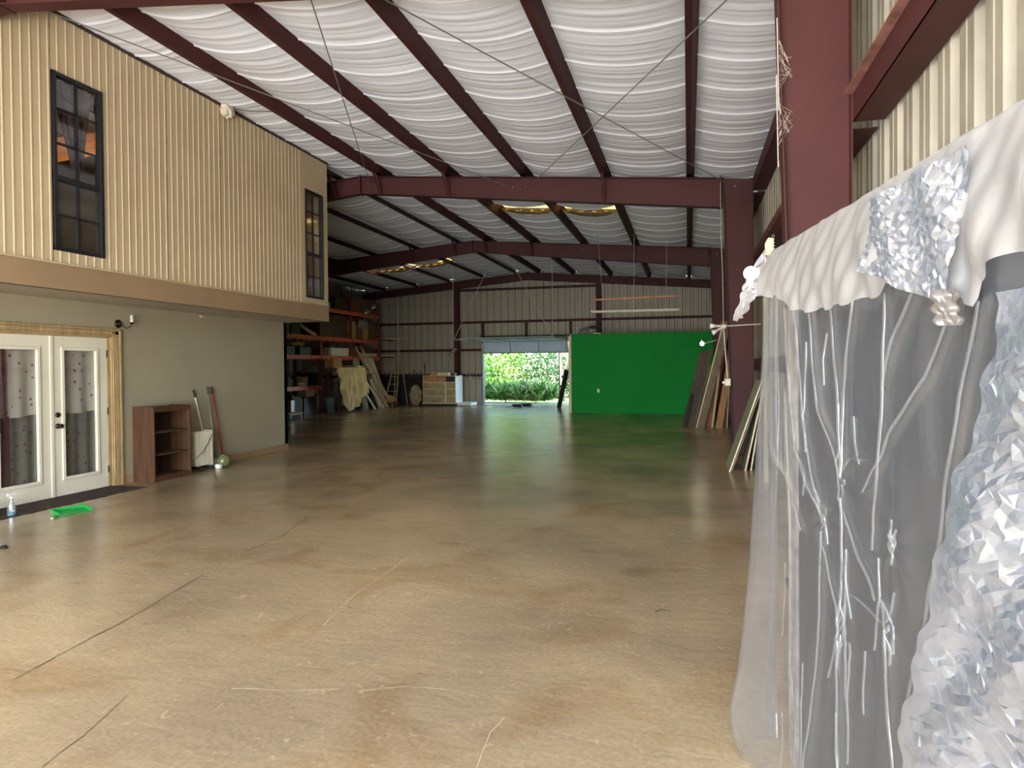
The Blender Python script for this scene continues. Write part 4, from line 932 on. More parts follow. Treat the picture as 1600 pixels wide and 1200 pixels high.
def leansheet(label, x0, x1, zt, y0, y1, th, M, name='leaning_sheet'):
    t = thing(name, label, 'sheet', ((x0+x1)/2, (y0+y1)/2, 0))
    m = MB(); vs = [(x0, y0, 0), (x0, y1, 0), (x1, y1, zt), (x1, y0, zt)]; vs += [(a+th, b, c) for a, b, c in vs]
    m.add(vs, [(0, 1, 2, 3), (7, 6, 5, 4), (0, 4, 5, 1), (1, 5, 6, 2), (2, 6, 7, 3), (3, 7, 4, 0)]); pb = m.build('panel', M, t, bevel=0.003)
    m = MB(); m.add([(x0-.001, y0-.004, 0), (x0+th, y0-.004, 0), (x1+th, y0-.004, zt), (x1-.001, y0-.004, zt), (x0-.001, y0, 0), (x0+th, y0, 0), (x1+th, y0, zt), (x1-.001, y0, zt)],
                    [(0, 1, 2, 3), (7, 6, 5, 4), (0, 4, 5, 1), (1, 5, 6, 2), (2, 6, 7, 3), (3, 7, 4, 0)]); m.build('edge_band', PALEW, pb)
leansheet('wide green grey sheet leaning on the wall in front of the second column', 0.58, 1.04, 1.36, 10.5, 11.35, 0.022, SHGRN)
leansheet('thin dark sheet leaning right behind the green grey one', 0.625, 1.07, 1.30, 10.62, 11.3, 0.012, DARK)
leansheet('pale edged thin sheet leaning close to the plastic', 0.81, 1.075, 1.25, 10.62, 11.3, 0.022, SHGRN)
leansheet('brown board leaning nearest the wall beside the plastic', 0.90, 1.085, 1.2, 10.72, 11.3, 0.02, PLY)
plank('pale stud standing upright between the second column and the plastic', 0.985, 0.985, 2.5, 9.6, 0.06, 0.09, PALEW, 0.0, cat='stud', name='stud')
# ================================================================ GREEN WALL
t = thing('green_wall', 'freestanding partition painted bright green with a bare wood end stud', 'partition', (-1.4, 22.7, 0))
MB().box(-3.86, 1.05, 22.70, 22.715, 0, 2.69).build('painted_face', GRNW, t); MB().box(-3.86, 1.05, 22.80, 22.815, 0, 2.69).build('back_face', PLYT, t)
MB().box(-3.95, -3.86, 22.70, 22.815, 0, 2.62).build('end_stud', PALEW, t)
MB().box(-3.9, 1.05, 22.715, 22.80, 2.64, 2.69).build('top_plate', PALEW, t)
MB().box(-3.86, -3.86+0.012, 22.695, 22.70, 0, 2.69).build('edge_strip', GRNW, t)
t = thing('light_switch', 'small pale switch plate low on the green wall', 'switch', (-2.94, 22.7, 0.70)); MB().box(-2.98, -2.90, 22.685, 22.70, 0.70, 0.82).build('plate', KRAFTW, t, bevel=0.004); MB().box(-2.95, -2.93, 22.675, 22.685, 0.74, 0.78).build('toggle', CARDL, t)
# dark bracket arms above the green wall (a folded stand on top)
t = thing('folded_stand', 'dark folded stand lying on top of the green wall', 'stand', (-3.3, 22.76, 2.69))
for p, q in (((-3.65, 22.76, 2.71), (-3.2, 22.76, 2.93)), ((-3.6, 22.76, 2.82), (-3.05, 22.76, 2.99)), ((-3.35, 22.74, 2.70), (-3.25, 22.74, 2.95)), ((-3.6, 22.77, 2.70), (-3.0, 22.77, 2.73))): MB().bar(p, q, 0.05, 0.06).build('arm', DARK, t)
MB().ball((-3.1, 22.76, 2.9), 0.09, 10, (1.3, 0.7, 0.6)).build('head', DARK, t, smooth=True)
m = MB(); m.box(-3.1, -2.85, 22.72, 22.8, 2.69, 2.715); tag(m.build('paper_scrap', KRAFTW), 'flat white scrap lying on top of the green wall', 'paper')
# plank leaning on the end of the green wall inside the doorway
t = thing('dark_ladder_rail', 'dark notched beam leaning on the end of the green wall in the doorway', 'beam', (-4.6, 24.9, 0))
MB().bar((-4.72, 24.9, 0.02), (-4.18, 23.6, 1.45), 0.16, 0.06, up=(0, 1, 0)).build('beam', DARK, t)
for k in (0.3, 0.6, 0.85):
    MB().box(-4.72+0.54*k-0.14, -4.72+0.54*k-0.05, 24.9-1.3*k-0.04, 24.9-1.3*k+0.04, 1.43*k-0.04, 1.43*k+0.05).build('notch_block', DARK, t)
# rubble / hose coil in the doorway
random.seed(12)
for j, (px, py, lab) in enumerate(((808, 637, 'coil of dark cable on the floor in the doorway, left of two'), (823, 636, 'coil of dark cable on the floor in the doorway, right of two'))):
    cx, cy_ = at_floor(px, py); pts = []
    for i in range(90):
        a = i*0.5; r = 0.09+0.05*math.sin(i*1.7)+random.uniform(-.02, .02); pts.append((cx+r*1.5*math.cos(a), cy_+r*math.sin(a), 0.014+0.0013*i+random.uniform(0, .015)))
    pts += [(cx+(-.4 if j == 0 else .3), cy_-0.1, 0.015)]
    tag(MB().tube(pts, 0.012, 5).build('cable_coil', DARK, smooth=True), lab, 'cable')
# ================================================================ OVERHEAD DOOR
t = thing('overhead_door', 'blue grey sectional garage door rolled up on its tracks', 'garage door', (-6.5, 26, 2.3))
def section(p0, p1, name='door_section'):
    """a door section spanning the opening from edge line p0 to p1 (y,z)"""
    y0, z0 = p0; y1, z1 = p1
    m = MB(); m.bar((DX0+0.02, (y0+y1)/2, (z0+z1)/2), (DX1-0.02, (y0+y1)/2, (z0+z1)/2), 0.035, math.hypot(y1-y0, z1-z0)-0.012, up=(0, y1-y0, z1-z0))
    o = m.build(name, GDOOR, t)
    return o
yd = BY-0.24
low = section((yd, 2.17), (yd-0.14, 2.62))
for i in range(3):          # raised panels with inner fields and stiles
    x0 = DX0+0.06+i*1.2; 
    def pf(x, k, off): return (x, yd-0.14*k-off, 2.17+0.45*k-off*0.3)
    for j in range(2):
        a, b = x0+0.10+j*0.53, x0+0.54+j*0.53
        m = MB(); vs = [pf(a, .25, .018), pf(b, .25, .018), pf(b, .78, .018), pf(a, .78, .018), pf(a+.03, .32, .032), pf(b-.03, .32, .032), pf(b-.03, .71, .032), pf(a+.03, .71, .032)]
        m.add(vs, [(0, 1, 5, 4), (1, 2, 6, 5), (2, 3, 7, 6), (3, 0, 4, 7), (4, 5, 6, 7)]); m.build('raised_panel', GDOOR, low)
for x in (DX0+0.05, DX0+1.22, DX0+2.42, DX1-0.07):
    m = MB(); m.bar((x, yd-0.03, 2.17), (x, yd-0.18, 2.62), 0.05, 0.03, up=(1, 0, 0)); m.build('stile', GREYM, low)
m = MB(); m.bar((DX0+0.02, yd-0.02, 2.165), (DX1-0.02, yd-0.02, 2.165), 0.05, 0.03); m.build('bottom_seal', DARK, t)
pz = [(yd-0.16, 2.66), (yd-0.60, 2.70), (yd-1.2, 2.70), (yd-1.8, 2.69), (yd-2.4, 2.68), (yd-3.0, 2.67)]
for a, b in zip(pz, pz[1:]): section(a, b)
for x in (DX0-0.03, DX1+0.03):
    m = MB(); m.tube([(x, yd+0.02, 0), (x, yd, 2.2), (x, yd-0.06, 2.5), (x, yd-0.25, 2.63), (x, yd-0.6, 2.645), (x, 23.4, 2.62)], 0.022, 6); m.build('track', GREYM, t)
for i, x in enumerate((DX0, -7.2, -6.0, DX1)):
    for a, b in pz[1:]: MB().box(x-0.06, x+0.06, a-0.05, a+0.05, b-0.055, b-0.02).build('hinge', CHROME, t)
m = MB(); m.tube([(DX0-0.1, 23.5, 2.62), (DX1+0.1, 23.5, 2.62)], 0.018, 6); m.build('track_stay', GREYM, t)
MB().lathe([(0.09, 0), (0.09, 0.06)], (DX0-0.05, yd-0.25, 2.86), 14, 'x').build('cable_drum', GREYM, t); MB().tube([(DX0-0.1, yd-0.1, 2.86), (DX1+0.1, yd-0.1, 2.86)], 0.02, 8).build('spring_shaft', DARK, t)
def rod(label, a, b):
    tag(MB().bar(a, b, 0.03, 0.012).build('hanger_strap', CONDU), label, 'strap')
rod('vertical pale strap holding up the far door track at its left end', (DX0-0.03, 23.45, 2.62), (DX0-0.03, 23.45, rt(DX0)+0.05))
rod('slanting pale strap from the left end of the door track to the roof', (DX0-0.03, 23.5, 2.62), (-6.9, 23.5, rt(-6.9)+0.03))
rod('vertical pale strap holding the right end of the door track', (DX1+0.03, 23.45, 2.62), (DX1+0.03, 23.45, rt(DX1)+0.05))
rod('slanting pale strap from the roof down to the right end of the door track', (-6.2, 23.5, rt(-6.2)+0.03), (DX1+0.03, 23.5, 2.63))
# flood heads on the end wall columns
def twin(x, y, z, label):
    t = thing('twin_spotlight', label, 'lamp', (x, y, z)); MB().lathe([(0.05, 0), (0.05, 0.03)], (x, y, z), 12, 'y').build('mount', CONDU, t)
    for dx, dz in ((-0.16, -0.10), (0.12, 0.05)):
        MB().tube([(x, y-0.02, z), (x+dx*0.6, y-0.07, z+dz*0.7)], 0.02, 8).build('arm', CHROME, t)
        MB().tube([(x+dx*0.5, y-0.07, z+dz*0.6), (x+dx, y-0.10, z+dz), (x+dx*1.4, y-0.14, z+dz*1.3)], 0.035, 12, 0.075).build('head', CHROME, t, smooth=True)
twin(-9.6, F3-0.15, 2.30, 'twin chrome spotlight on the end wall column left of the doorway')
# hanging fluorescent fixture and wooden bar
t = thing('strip_light', 'white unlit strip light hanging on wires in front of the end wall', 'lamp', (-1.4, 18, 3.0))
MB().bar((-2.52, 18, 3.06), (-0.21, 18, 3.05), 0.09, 0.035).build('housing', CONDU, t, bevel=0.006)
for y in (17.965, 18.035): MB().tube([(-2.48, y, 3.028), (-0.25, y, 3.018)], 0.013, 8).build('tube', CONDU, t)
for x in (-1.38, -0.55): MB().tube([(x, 18, 3.08), (x+0.02, 18, rt(x)+0.02)], 0.004, 5).build('wire', CONDU, t)
t = thing('wooden_bar', 'thin wooden bar hanging above the white strip light', 'bar', (-1.4, 18, 3.35))
MB().bar((-2.45, 18.02, 3.365), (-0.24, 18.02, 3.40), 0.05, 0.045).build('bar', mat('warm_bar', (176, 120, 74), 0.6), t)
wire('cord', [(-1.5, 18, 3.09), (-1.42, 18, 3.28), (-1.3, 18, 3.37)], 0.004, CONDU, t); wire('cord', [(-1.2, 18, 3.36), (-1.05, 18, 3.29), (-0.9, 18, 3.31), (-0.8, 18, 3.38)], 0.004, CONDU, t)
wire('cord', [(-2.2, 18.02, 3.37), (-2.35, 18.2, rt(-2.3))], 0.004, CONDU, t)
# ================================================================ GONDOLA SHELF
gx0, gx1, gy0, gy1 = -10.62, -9.16, 25.9, 26.75
t = thing('display_shelf', 'white store display shelf with four shelves left of the doorway', 'shelf unit', ((gx0+gx1)/2, 26.3, 0))
MB().box(gx0, gx1, gy0+0.42, gy0+0.45, 0.1, 1.25).build('back_panel', mat('shelf_back', (176, 162, 122), 0.8), t); MB().box(gx1-0.03, gx1, gy0-0.02, gy1, 0.12, 1.26).build('end_panel', KRAFTW, t); MB().box(gx0, gx0+0.03, gy0+0.05, gy1, 0.12, 1.26).build('end_panel', CARDL, t)
MB().box(gx0, gx1, gy0-0.05, gy1, 0, 0.10).build('kick_base', DARK, t); MB().box(gx0, gx1, gy0-0.05, gy0+0.42, 0.10, 0.14).build('shelf', CARDL, t)
for z in (0.39, 0.68, 0.96): MB().box(gx0+0.02, gx1-0.03, gy0, gy0+0.42, z, z+0.035).build('shelf', CARDL, t)
MB().box(gx0, gx1, gy0, gy0+0.42, 1.235, 1.26).build('top_shelf', CARDL, t); MB().box((gx0+gx1)/2+0.1, (gx0+gx1)/2+0.16, gy0+0.40, gy0+0.42, 0.14, 0.96).build('upright', KRAFTW, t)
MB().box(gx1-0.42, gx1-0.04, gy0+0.02, gy0+0.40, 1.0, 1.2).build('dark_bin', DARK, t)
def box_thing(label, x0, x1, y0, y1, z0, z1, M, name='cardboard_box', cat='box', tape=True, lid=False):
    t = thing(name, label, cat, ((x0+x1)/2, (y0+y1)/2, z0))
    bd = MB().box(x0, x1, y0, y1, z0, z1).build('body', M, t, bevel=0.006)
    if tape: MB().box((x0+x1)/2-0.02, (x0+x1)/2+0.02, y0-0.002, y1+0.002, z1-0.05, z1+0.002).build('tape', CARDL, bd)
    if lid: MB().box(x0-0.01, x1+0.01, y0-0.01, y1+0.01, z1-0.04, z1+0.004).build('lid', M, t, bevel=0.005)
    return t
box_thing('long cardboard box lying in the top bay of the white display shelf', gx0+0.08, gx1-0.46, gy0+0.03, gy0+0.38, 0.996, 1.19, CARD)
box_thing('flat cardboard box with a white end on top of the display shelf', -10.0, -9.52, gy0+0.05, gy0+0.35, 1.262, 1.385, CARDL)
box_thing('higher cardboard box at the left on top of the display shelf', -10.30, -10.02, gy0+0.05, gy0+0.38, 1.262, 1.41, CARD)
m = MB(); m.box(-9.27, -9.2, gy0+0.1, gy0+0.2, 1.262, 1.36); tag(m.build('small_can', GREYM, bevel=0.01), 'small grey can on the right corner of the display shelf', 'can')
for k, (x, lab) in enumerate(((-10.15, 'left'), (-10.0, 'right'))):
    t2 = thing('glass_jar', f'small glass jar on the lowest display shelf, {lab} of the pair', 'jar', (x, gy0+0.1, 0.14)); MB().lathe([(0.04, 0), (0.045, 0.01), (0.045, 0.07), (0.03, 0.09), (0.03, 0.1)], (x, gy0+0.1, 0.141), 12).build('body', BOTTLE, t2, smooth=True); MB().lathe([(0.034, 0), (0.034, 0.02)], (x, gy0+0.1, 0.235), 12).build('lid', DARK, t2)
t = thing('base_plinth', 'low white shelf base standing beside the display shelf toward the doorway', 'plinth', (-8.85, 26.4, 0))
MB().box(gx1+0.01, -8.55, 26.0, 26.8, 0.02, 0.14).build('deck', KRAFTW, t, bevel=0.008); MB().box(gx1+0.03, -8.6, 26.04, 26.76, 0, 0.02).build('foot', DARK, t)
# tools hanging left of doorway
t = thing('tool_rail', 'dark rail on the end wall holding hand tools left of the doorway', 'rail', (-8.7, BY-0.22, 1.25)); MB().box(-9.1, -8.45, BY-0.23, BY-0.20, 1.27, 1.33).build('rail', DARK, t)
random.seed(8)
for k, (kind, lab) in enumerate((('pliers', 'pliers hanging at the left end of the dark tool rail'), ('hammer', 'hammer hanging second on the dark tool rail'), ('clamp', 'clamp hanging in the middle of the dark tool rail'), ('wrench', 'wrench hanging fourth on the dark tool rail'), ('snips', 'snips hanging at the doorway end of the tool rail'))):
    x = -9.05+k*0.14; t = thing(kind, lab, 'tool', (x, BY-0.24, 1.05))
    MB().bar((x, BY-0.245, 1.08-0.03*(k % 2)), (x, BY-0.245, 1.28), 0.025, 0.02).build('handle', (RED, LADW, DARK, CHROME, DARK)[k], t)
    MB().box(x-0.045, x+0.045, BY-0.26, BY-0.232, 1.28, 1.33+0.02*(k % 3)).build('head', GREYM, t, bevel=0.005)
# ================================================================ PALLET RACK
rx0, rx1 = -13.6, -12.6
t = thing('pallet_rack', 'tall orange pallet rack along the left wall full of boxes', 'rack', (-13.1, 22.0, 0))
UP = [16.3, 18.8, 21.3, 23.55, 25.95]
for y in UP:
    top = 4.3 if y > 21 else 3.2
    for x in (rx0, rx1): MB().box(x-0.04, x+0.04, y-0.04, y+0.04, 0, top).build('upright', RUST, t)
    z = 0.3
    while z < top-0.5:
        MB().bar((rx0, y, z), (rx1, y, z+0.45), 0.03, 0.03).build('brace', RUST, t); z += 0.55
LV = {0.93: (0, 1, 2), 1.98: (0, 1, 2, 3), 2.66: (0, 1, 2, 3), 3.70: (2, 3)}
LV[0.93] = (0, 1)
for z, bays in LV.items():
    for b in bays:
        for x in (rx0-0.03, rx1+0.03): MB().box(x-0.025, x+0.025, UP[b]+0.04, UP[b+1]-0.04, z-0.07, z+0.07).build('beam', ORANGE, t, bevel=0.004)
        MB().box(rx0, rx1, UP[b]+0.05, UP[b+1]-0.05, z+0.02, z+0.05).build('deck_board', LUM2, t)
D = 0.052
items = [
 # label, y0,y1, z level, height, depth from front, mat, name
 ('row of dark red panels standing on the rack between the two right bays', 21.5, 23.3, 2.66, 0.86, 0.55, DKRED, 'storage_bin', False),
 ('tall tan carton on the rack, first behind the upper right upright', 23.65, 24.05, 2.66, 0.70, 0.4, CARD, 'cardboard_box', True),
 ('dark brown carton on the rack between two tan cartons', 24.12, 24.6, 2.66, 0.52, 0.4, CARDD, 'cardboard_box', True),
 ('tan carton with open flaps on the rack, third in the upper right bay', 24.66, 25.1, 2.66, 0.62, 0.4, CARD, 'cardboard_box', True),
 ('brown carton at the far end of the upper right rack bay', 25.15, 25.8, 2.66, 0.74, 0.45, CARDD, 'cardboard_box', True),
 ('big brown crate on the very top of the rack near the roof', 23.8, 25.7, 3.70, 0.62, 0.6, CARDD, 'wooden_crate', False),
 ('dark bin on top of the rack next to a white can', 21.5, 22.0, 3.70, 0.28, 0.4, DKRED, 'storage_bin', False),
 ('dark green case on the rack top, left half', 22.5, 23.4, 3.70, 0.5, 0.5, mat('dark_olive', (56, 52, 36), 0.7), 'storage_case', False),
 ('long white carton on the middle rack shelf sticking out to the right', 22.15, 23.45, 1.98, 0.32, 0.35, KRAFTW, 'white_carton', False),
 ('brown carton beside the long white carton on the rack', 23.65, 24.3, 1.98, 0.32, 0.4, CARDD, 'cardboard_box', True),
 ('dark wood box with a pale end on the middle rack shelf', 21.4, 21.95, 1.98, 0.28, 0.45, CARDD, 'wooden_box', False),
 ('pale grey board pack high on the middle rack shelf', 24.4, 25.85, 1.98, 0.16, 0.5, CARDL, 'board_pack', False),
 ('dark carton on top of the pale board pack', 24.5, 25.7, 2.194, 0.18, 0.5, DKRED, 'carton', False),
 ('black bin on the middle rack shelf under the office overhang', 19.1, 19.8, 1.98, 0.3, 0.4, DARK, 'storage_bin', False),
 ('black case on the middle rack shelf beside the upright', 20.1, 20.8, 1.98, 0.3, 0.4, DARK, 'storage_case', False),
 ('grey box on the upper rack shelf next to the office corner', 19.0, 19.5, 2.66, 0.45, 0.4, mat('dim_grey_box', (92, 84, 70), 0.7), 'storage_box', False),
 ('olive bag on the upper rack shelf right of the grey box', 19.6, 20.1, 2.66, 0.36, 0.4, mat('dark_olive', (56, 52, 36)), 'storage_bag', False),
 ('white box on the low rack shelf at the office corner', 18.95, 19.25, 0.93, 0.30, 0.25, KRAFTW, 'white_box', False),
 ('long olive box at the back of the low rack shelf', 21.14, 21.26, 0.93, 0.45, 0.75, mat('dark_olive', (56, 52, 36)), 'storage_box', False),
 ('small pale crate on the black tub under the rack', 20.45, 20.95, 0.62, 0.22, 0.4, CARDL, 'crate', False),
 ('black tub on the floor under the rack', 20.3, 21.1, 0.0, 0.60, 0.5, DARK, 'plastic_tub', False),
 ('big dark bin on the floor at the left under the rack', 19.3, 20.1, 0.0, 0.66, 0.6, mat('blue_black', (26, 28, 40), 0.6), 'storage_bin', False),
 ('dark blue bin on the shelf below the middle beam', 19.0, 20.0, 1.24, 0.45, 0.8, mat('blue_black', (26, 28, 40)), 'storage_bin', False),
]
for lab, y0, y1, z, h, dep, M, nm, tp in items:
    zz = z+D if z in LV else (z+0.002 if z > 0 else 0)
    if lab.startswith('dark blue bin'): continue
    box_thing(lab, rx1-0.02-dep, rx1-0.05, y0, y1, zz, zz+h, M, nm, nm.split('_')[-1], tape=tp, lid=not tp and h < 0.7)
# buckets, cans and odds on the low shelf
def pail(label, x, y, z, r, h, M, handle=True, name='paint_bucket'):
    t = thing(name, label, 'bucket', (x, y, z)); MB().lathe([(r*0.86, 0), (r*0.9, 0.01), (r, h), (r*1.05, h), (r*1.05, h+0.02), (r*0.94, h+0.02)], (x, y, z), 20).build('body', M, t, smooth=True)
    if handle: MB().tube([(x, y+r*math.cos(a), z+h+r*0.7*math.sin(a)) for a in [i*math.pi/10 for i in range(11)]], 0.005, 5).build('handle', CHROME, t)
pail('grey green bucket on the low rack shelf beside the white box', -12.85, 19.55, 0.93+D, 0.15, 0.30, BLUEG)
pail('cream tub with a wide rim on the low rack shelf', -12.8, 20.45, 0.93+D, 0.19, 0.30, CARDL)
pail('red brown pot at the right end of the low rack shelf', -12.8, 20.95, 0.93+D, 0.12, 0.2, DKRED, False, 'clay_pot')
pail('white can standing on the rack top beam', -12.75, 22.15, 3.70+D, 0.07, 0.22, KRAFTW, False, 'paint_can')
t = thing('plastic_bag', 'crumpled white plastic bag over the edge of the low rack shelf', 'bag', (-12.62, 20.15, 0.96)); m = MB(); m.ball((-12.66, 20.15, 1.04), 0.13, 10, (0.8, 1.5, 0.6)); m.v = [(a+0.02*math.sin(b*40), b, max(0.985, c+0.02*math.sin(b*50+a*40))) for a, b, c in m.v]; m.build('bag', KRAFTW, t, smooth=True)
t = thing('waste_bin', 'grey green waste bin on the floor right of the low rack upright', 'bin', (-12.3, 21.62, 0))
MB().lathe([(0.17, 0), (0.2, 0.5), (0.2, 0.52)], (-12.45, 21.65, 0), 18).build('body', BLUEG, t, smooth=True); MB().lathe([(0.215, 0), (0.215, 0.04), (0.19, 0.06)], (-12.45, 21.65, 0.52), 18).build('rim', BLUEG, t, smooth=True)
t = thing('cloth_bundle', 'pale leaning fabric roll on the upper rack shelf near the upright', 'fabric', (-12.7, 20.8, 2.72)); MB().tube([(-12.8, 20.35, 3.1), (-12.72, 20.7, 2.9), (-12.68, 21.1, 2.76)], 0.05, 8, 0.08).build('roll', CARDL, t, smooth=True)
t = thing('stacked_cloths', 'light crumpled cloths on the middle rack shelf above the black cases', 'fabric', (-12.8, 20.4, 2.35)); m = MB(); m.ball((-12.95, 20.45, 2.44), 0.14, 10, (1, 2.6, 0.75)); m.v = [(a+0.03*math.sin(b*13), b, c+0.02*math.sin(b*23)) for a, b, c in m.v]; m.build('cloth', CLOTH, t, smooth=True)
t = thing('plastic_wrap', 'clear plastic wrapping on the tan cartons in the upper right bay', 'plastic', (-12.7, 24.6, 3.2)); m = MB(); m.grid(lambda u, v: (-12.6+0.03*math.sin(u*20+v*9), 24.2+0.8*u, 3.5-0.35*v+0.04*math.sin(u*11)), 24, 10); m.build('wrap', mat('milky_wrap', (150, 148, 136), 0.35), t, smooth=True, thick=0.003)
twin2 = thing('clip_lamp', 'pair of bright aluminium lamp shades hung on the top rack beam', 'lamp', (-12.45, 24.9, 3.75))
for (dy, dz) in ((-0.35, 0.0), (0.3, 0.25)):
    MB().lathe([(0.03, 0.12), (0.06, 0.1), (0.13, 0.0), (0.14, 0.0)], (-12.45, 24.9+dy, 3.86+dz), 18, 'x').build('shade', CHROME, twin2, smooth=True)
    MB().tube([(-12.5, 24.9+dy, 3.86+dz), (-12.6, 24.9+dy*0.5, 3.75)], 0.012, 6).build('arm', GREYM, twin2)
for k in range(7):
    y = 23.9+k*0.16; t = thing('upright_book', f"{('first','second','third','fourth','fifth','sixth','last')[k]} {('grey','tan','dark red')[k % 3]} upright ledger in the row on the rack top", 'book', (-12.75, y, 3.70+D), 'ledgers on the top rack beam')
    MB().box(-12.95, -12.7, y, y+0.05, 3.70+D, 3.70+D+0.20+0.03*(k*7 % 3)).build('cover', (LUM1, CARD, DKRED)[k % 3], t); MB().box(-12.94, -12.71, y+0.008, y+0.042, 3.70+D+0.2, 3.70+D+0.235).build('pages', CARDL, t)
# shelves of boards poking out at right of the rack
for z, x1, M, lab in ((2.80, -11.55, PALEW, 'thin plank shelf sticking out past the rack high up'), (2.08, -12.0, KRAFTW, 'white board sticking out past the rack at middle height')):
    t = thing('long_plank', lab, 'board', (-12.6, 26.3, z)); MB().box(-13.4, x1, 26.05, 26.35, z, z+0.035).build('plank', M, t); MB().box(-12.55, -12.5, 26.04, 27.18, z-0.05, z).build('bracket', DARK, t)
# covered table / cloth
t = thing('covered_stack', 'tall stack with a flat top under a tan drop cloth in front of the rack', 'table', (-12.25, 22.3, 0))
MB().box(-12.52, -11.95, 21.2, 23.3, 1.56, 1.60).build('top_board', LUM1, t)
for y in (21.5, 23.2):
    for x in (-12.48, -12.0): MB().box(x-0.03, x+0.03, y-0.03, y+0.03, 0, 1.56).build('leg', LUM2, t)
CB = [(21.05, 1.30), (21.25, 0.75), (21.5, 0.25), (21.7, 0.05), (22.1, 0.06), (22.45, 0.16), (22.72, 0.30), (22.76, 0.48), (22.95, 0.55), (23.2, 0.66), (23.3, 0.60), (23.4, 0.62)]
def cb(y):
    for (a, b), (c, d) in zip(CB, CB[1:]):
        if a <= y <= c: return b+(d-b)*(y-a)/(c-a)
    return 0.6
m = MB()
def drape(u, v):
    y = 21.08+2.3*u
    if v < 0.1: return (-12.5+0.62*v/0.1, y, 1.615+0.012*math.sin(u*19))
    k = (v-0.1)/0.9; z = 1.61+(cb(y)-1.61)*k
    fold = 0.06*math.sin(u*17+2.2*k*math.sin(u*5)+k*1.6) + 0.035*math.sin(u*37-k*3) + 0.02*math.sin(u*61+k*8)
    swag = 0.03*math.sin(k*14+u*11)*(1-u)
    return (-11.86+0.10*k+fold*(0.25+k)+swag, y, z)
m.grid(drape, 150, 60); tag(m.build('drop_cloth', CLOTH, smooth=True, thick=0.004), 'tan drop cloth hanging in folds over the stack in front of the rack', 'cloth')
box_thing('tilted open brown carton on the left end of the covered stack', -12.35, -12.0, 21.15, 21.75, 1.63, 1.93, CARD, 'cardboard_box')
m = MB(); m.box(-12.1, -11.9, 22.75, 23.2, 1.635, 1.675); tag(m.build('white_papers', KRAFTW), 'white papers lying on the right end of the covered stack', 'papers')
m = MB(); m.box(-12.15, -11.95, 22.0, 22.65, 1.635, 1.69); tag(m.build('grey_tray', LUM1, bevel=0.01), 'flat grey tray on the middle of the covered stack', 'tray')
# leaning boards and ladder
def leanrack(label, yb, yt, xb, xt, zt, w, th, M, name='leaning_board', cat='board'):
    t = thing(name, label, cat, (xb, yb, 0)); m = MB(); vs = []
    for x, y, z in ((xb, yb, 0), (xt, yt, zt)):
        for i, j in ((0, 0), (1, 0), (1, 1), (0, 1)): vs.append((x-j*th, y+i*w, z))
    m.add(vs, [(0, 1, 2, 3), (7, 6, 5, 4), (0, 4, 5, 1), (1, 5, 6, 2), (2, 6, 7, 3), (3, 7, 4, 0)]); m.build('board', M, t, bevel=0.003)
leanrack('wide pale panel leaning on the rack behind the wooden ladder', 24.7, 24.2, -12.0, -12.5, 2.0, 1.0, 0.03, PALEW)
leanrack('greenish grey panel leaning on the rack left of the ladder', 23.5, 23.5, -12.1, -12.5, 1.95, 0.5, 0.03, SHGRN)
leanrack('narrow cream board leaning low, first right of the drop cloth', 23.8, 23.2, -11.75, -12.15, 1.1, 0.14, 0.03, PALEW)
leanrack('narrow cream board leaning low, second right of the drop cloth', 24.45, 23.5, -11.7, -12.1, 1.25, 0.14, 0.03, PALEW)
def ladder(name, label, loc, feet, heads, n, wr_, M):
    t = thing(name, label, 'ladder', loc); (a, b), (c, d) = feet, heads
    for p, q in ((a, c), (b, d)): MB().bar(p, q, 0.035, 0.085, up=(1, 0, 0)).build('rail', M, t, bevel=0.004)
    for k in range(1, n):
        p = Vector(a).lerp(Vector(c), k/n); q = Vector(b).lerp(Vector(d), k/n); MB().tube([p, q], wr_, 8).build('rung', M, t)
    return t
ladder('extension_ladder', 'weathered extension ladder leaning on the orange rack', (-11.8, 25.2, 0), ((-11.75, 24.95, 0.02), (-11.75, 25.45, 0.02)), ((-12.52, 23.75, 2.42), (-12.52, 24.2, 2.42)), 8, 0.018, LADW)
t = thing('wall_basket', 'brown basket hung on the leaning ladder', 'basket', (-12.1, 23.9, 1.2)); m = MB(); m.lathe([(0.10, 0), (0.17, 0.15), (0.19, 0.22), (0.17, 0.22)], (-12.05, 23.85, 1.15), 16); m.build('bowl', CARDD, t, smooth=True); MB().tube([(-12.05, 23.68, 1.37), (-12.05, 23.85, 1.6), (-12.05, 24.02, 1.37)], 0.008, 5).build('handle', CARDD, t)
# step ladder
t = thing('step_ladder', 'wooden step ladder standing open against the end wall', 'ladder', (-12.05, 26.3, 0))
L0, L1 = -12.38, -11.83
for p, q in (((L0, 25.95, 0.02), (-12.12, 26.45, 1.82)), ((L1, 25.95, 0.02), (-11.92+0.02, 26.45, 1.82)), ): MB().bar(p, q, 0.03, 0.08, up=(0, 1, 0)).build('rail', LADW, t)
for p, q in (((L1+0.12, 26.85, 0.02), (-11.80, 26.5, 1.80)), ((L0+0.05, 26.85, 0.02), (-12.1, 26.5, 1.80))): MB().bar(p, q, 0.03, 0.05, up=(0, 1, 0)).build('rear_leg', LADW, t)
for k in range(1, 6):
    f = k/6.0; xa = L0+(-12.12-L0)*f; xb = L1+(-11.9-L1)*f; MB().box(xa, xb, 25.92+0.5*f, 26.02+0.5*f, 1.8*f-0.012, 1.8*f+0.012).build('step', LADW, t)
MB().box(-12.15, -11.87, 26.38, 26.6, 1.80, 1.83).build('top_cap', LADW, t)
t = thing('hand_cart', 'low dolly with a brown sack at the foot of the step ladder', 'cart', (-12.0, 25.4, 0))
MB().box(-12.3, -11.55, 25.2, 25.7, 0.10, 0.14).build('deck', LUM2, t)
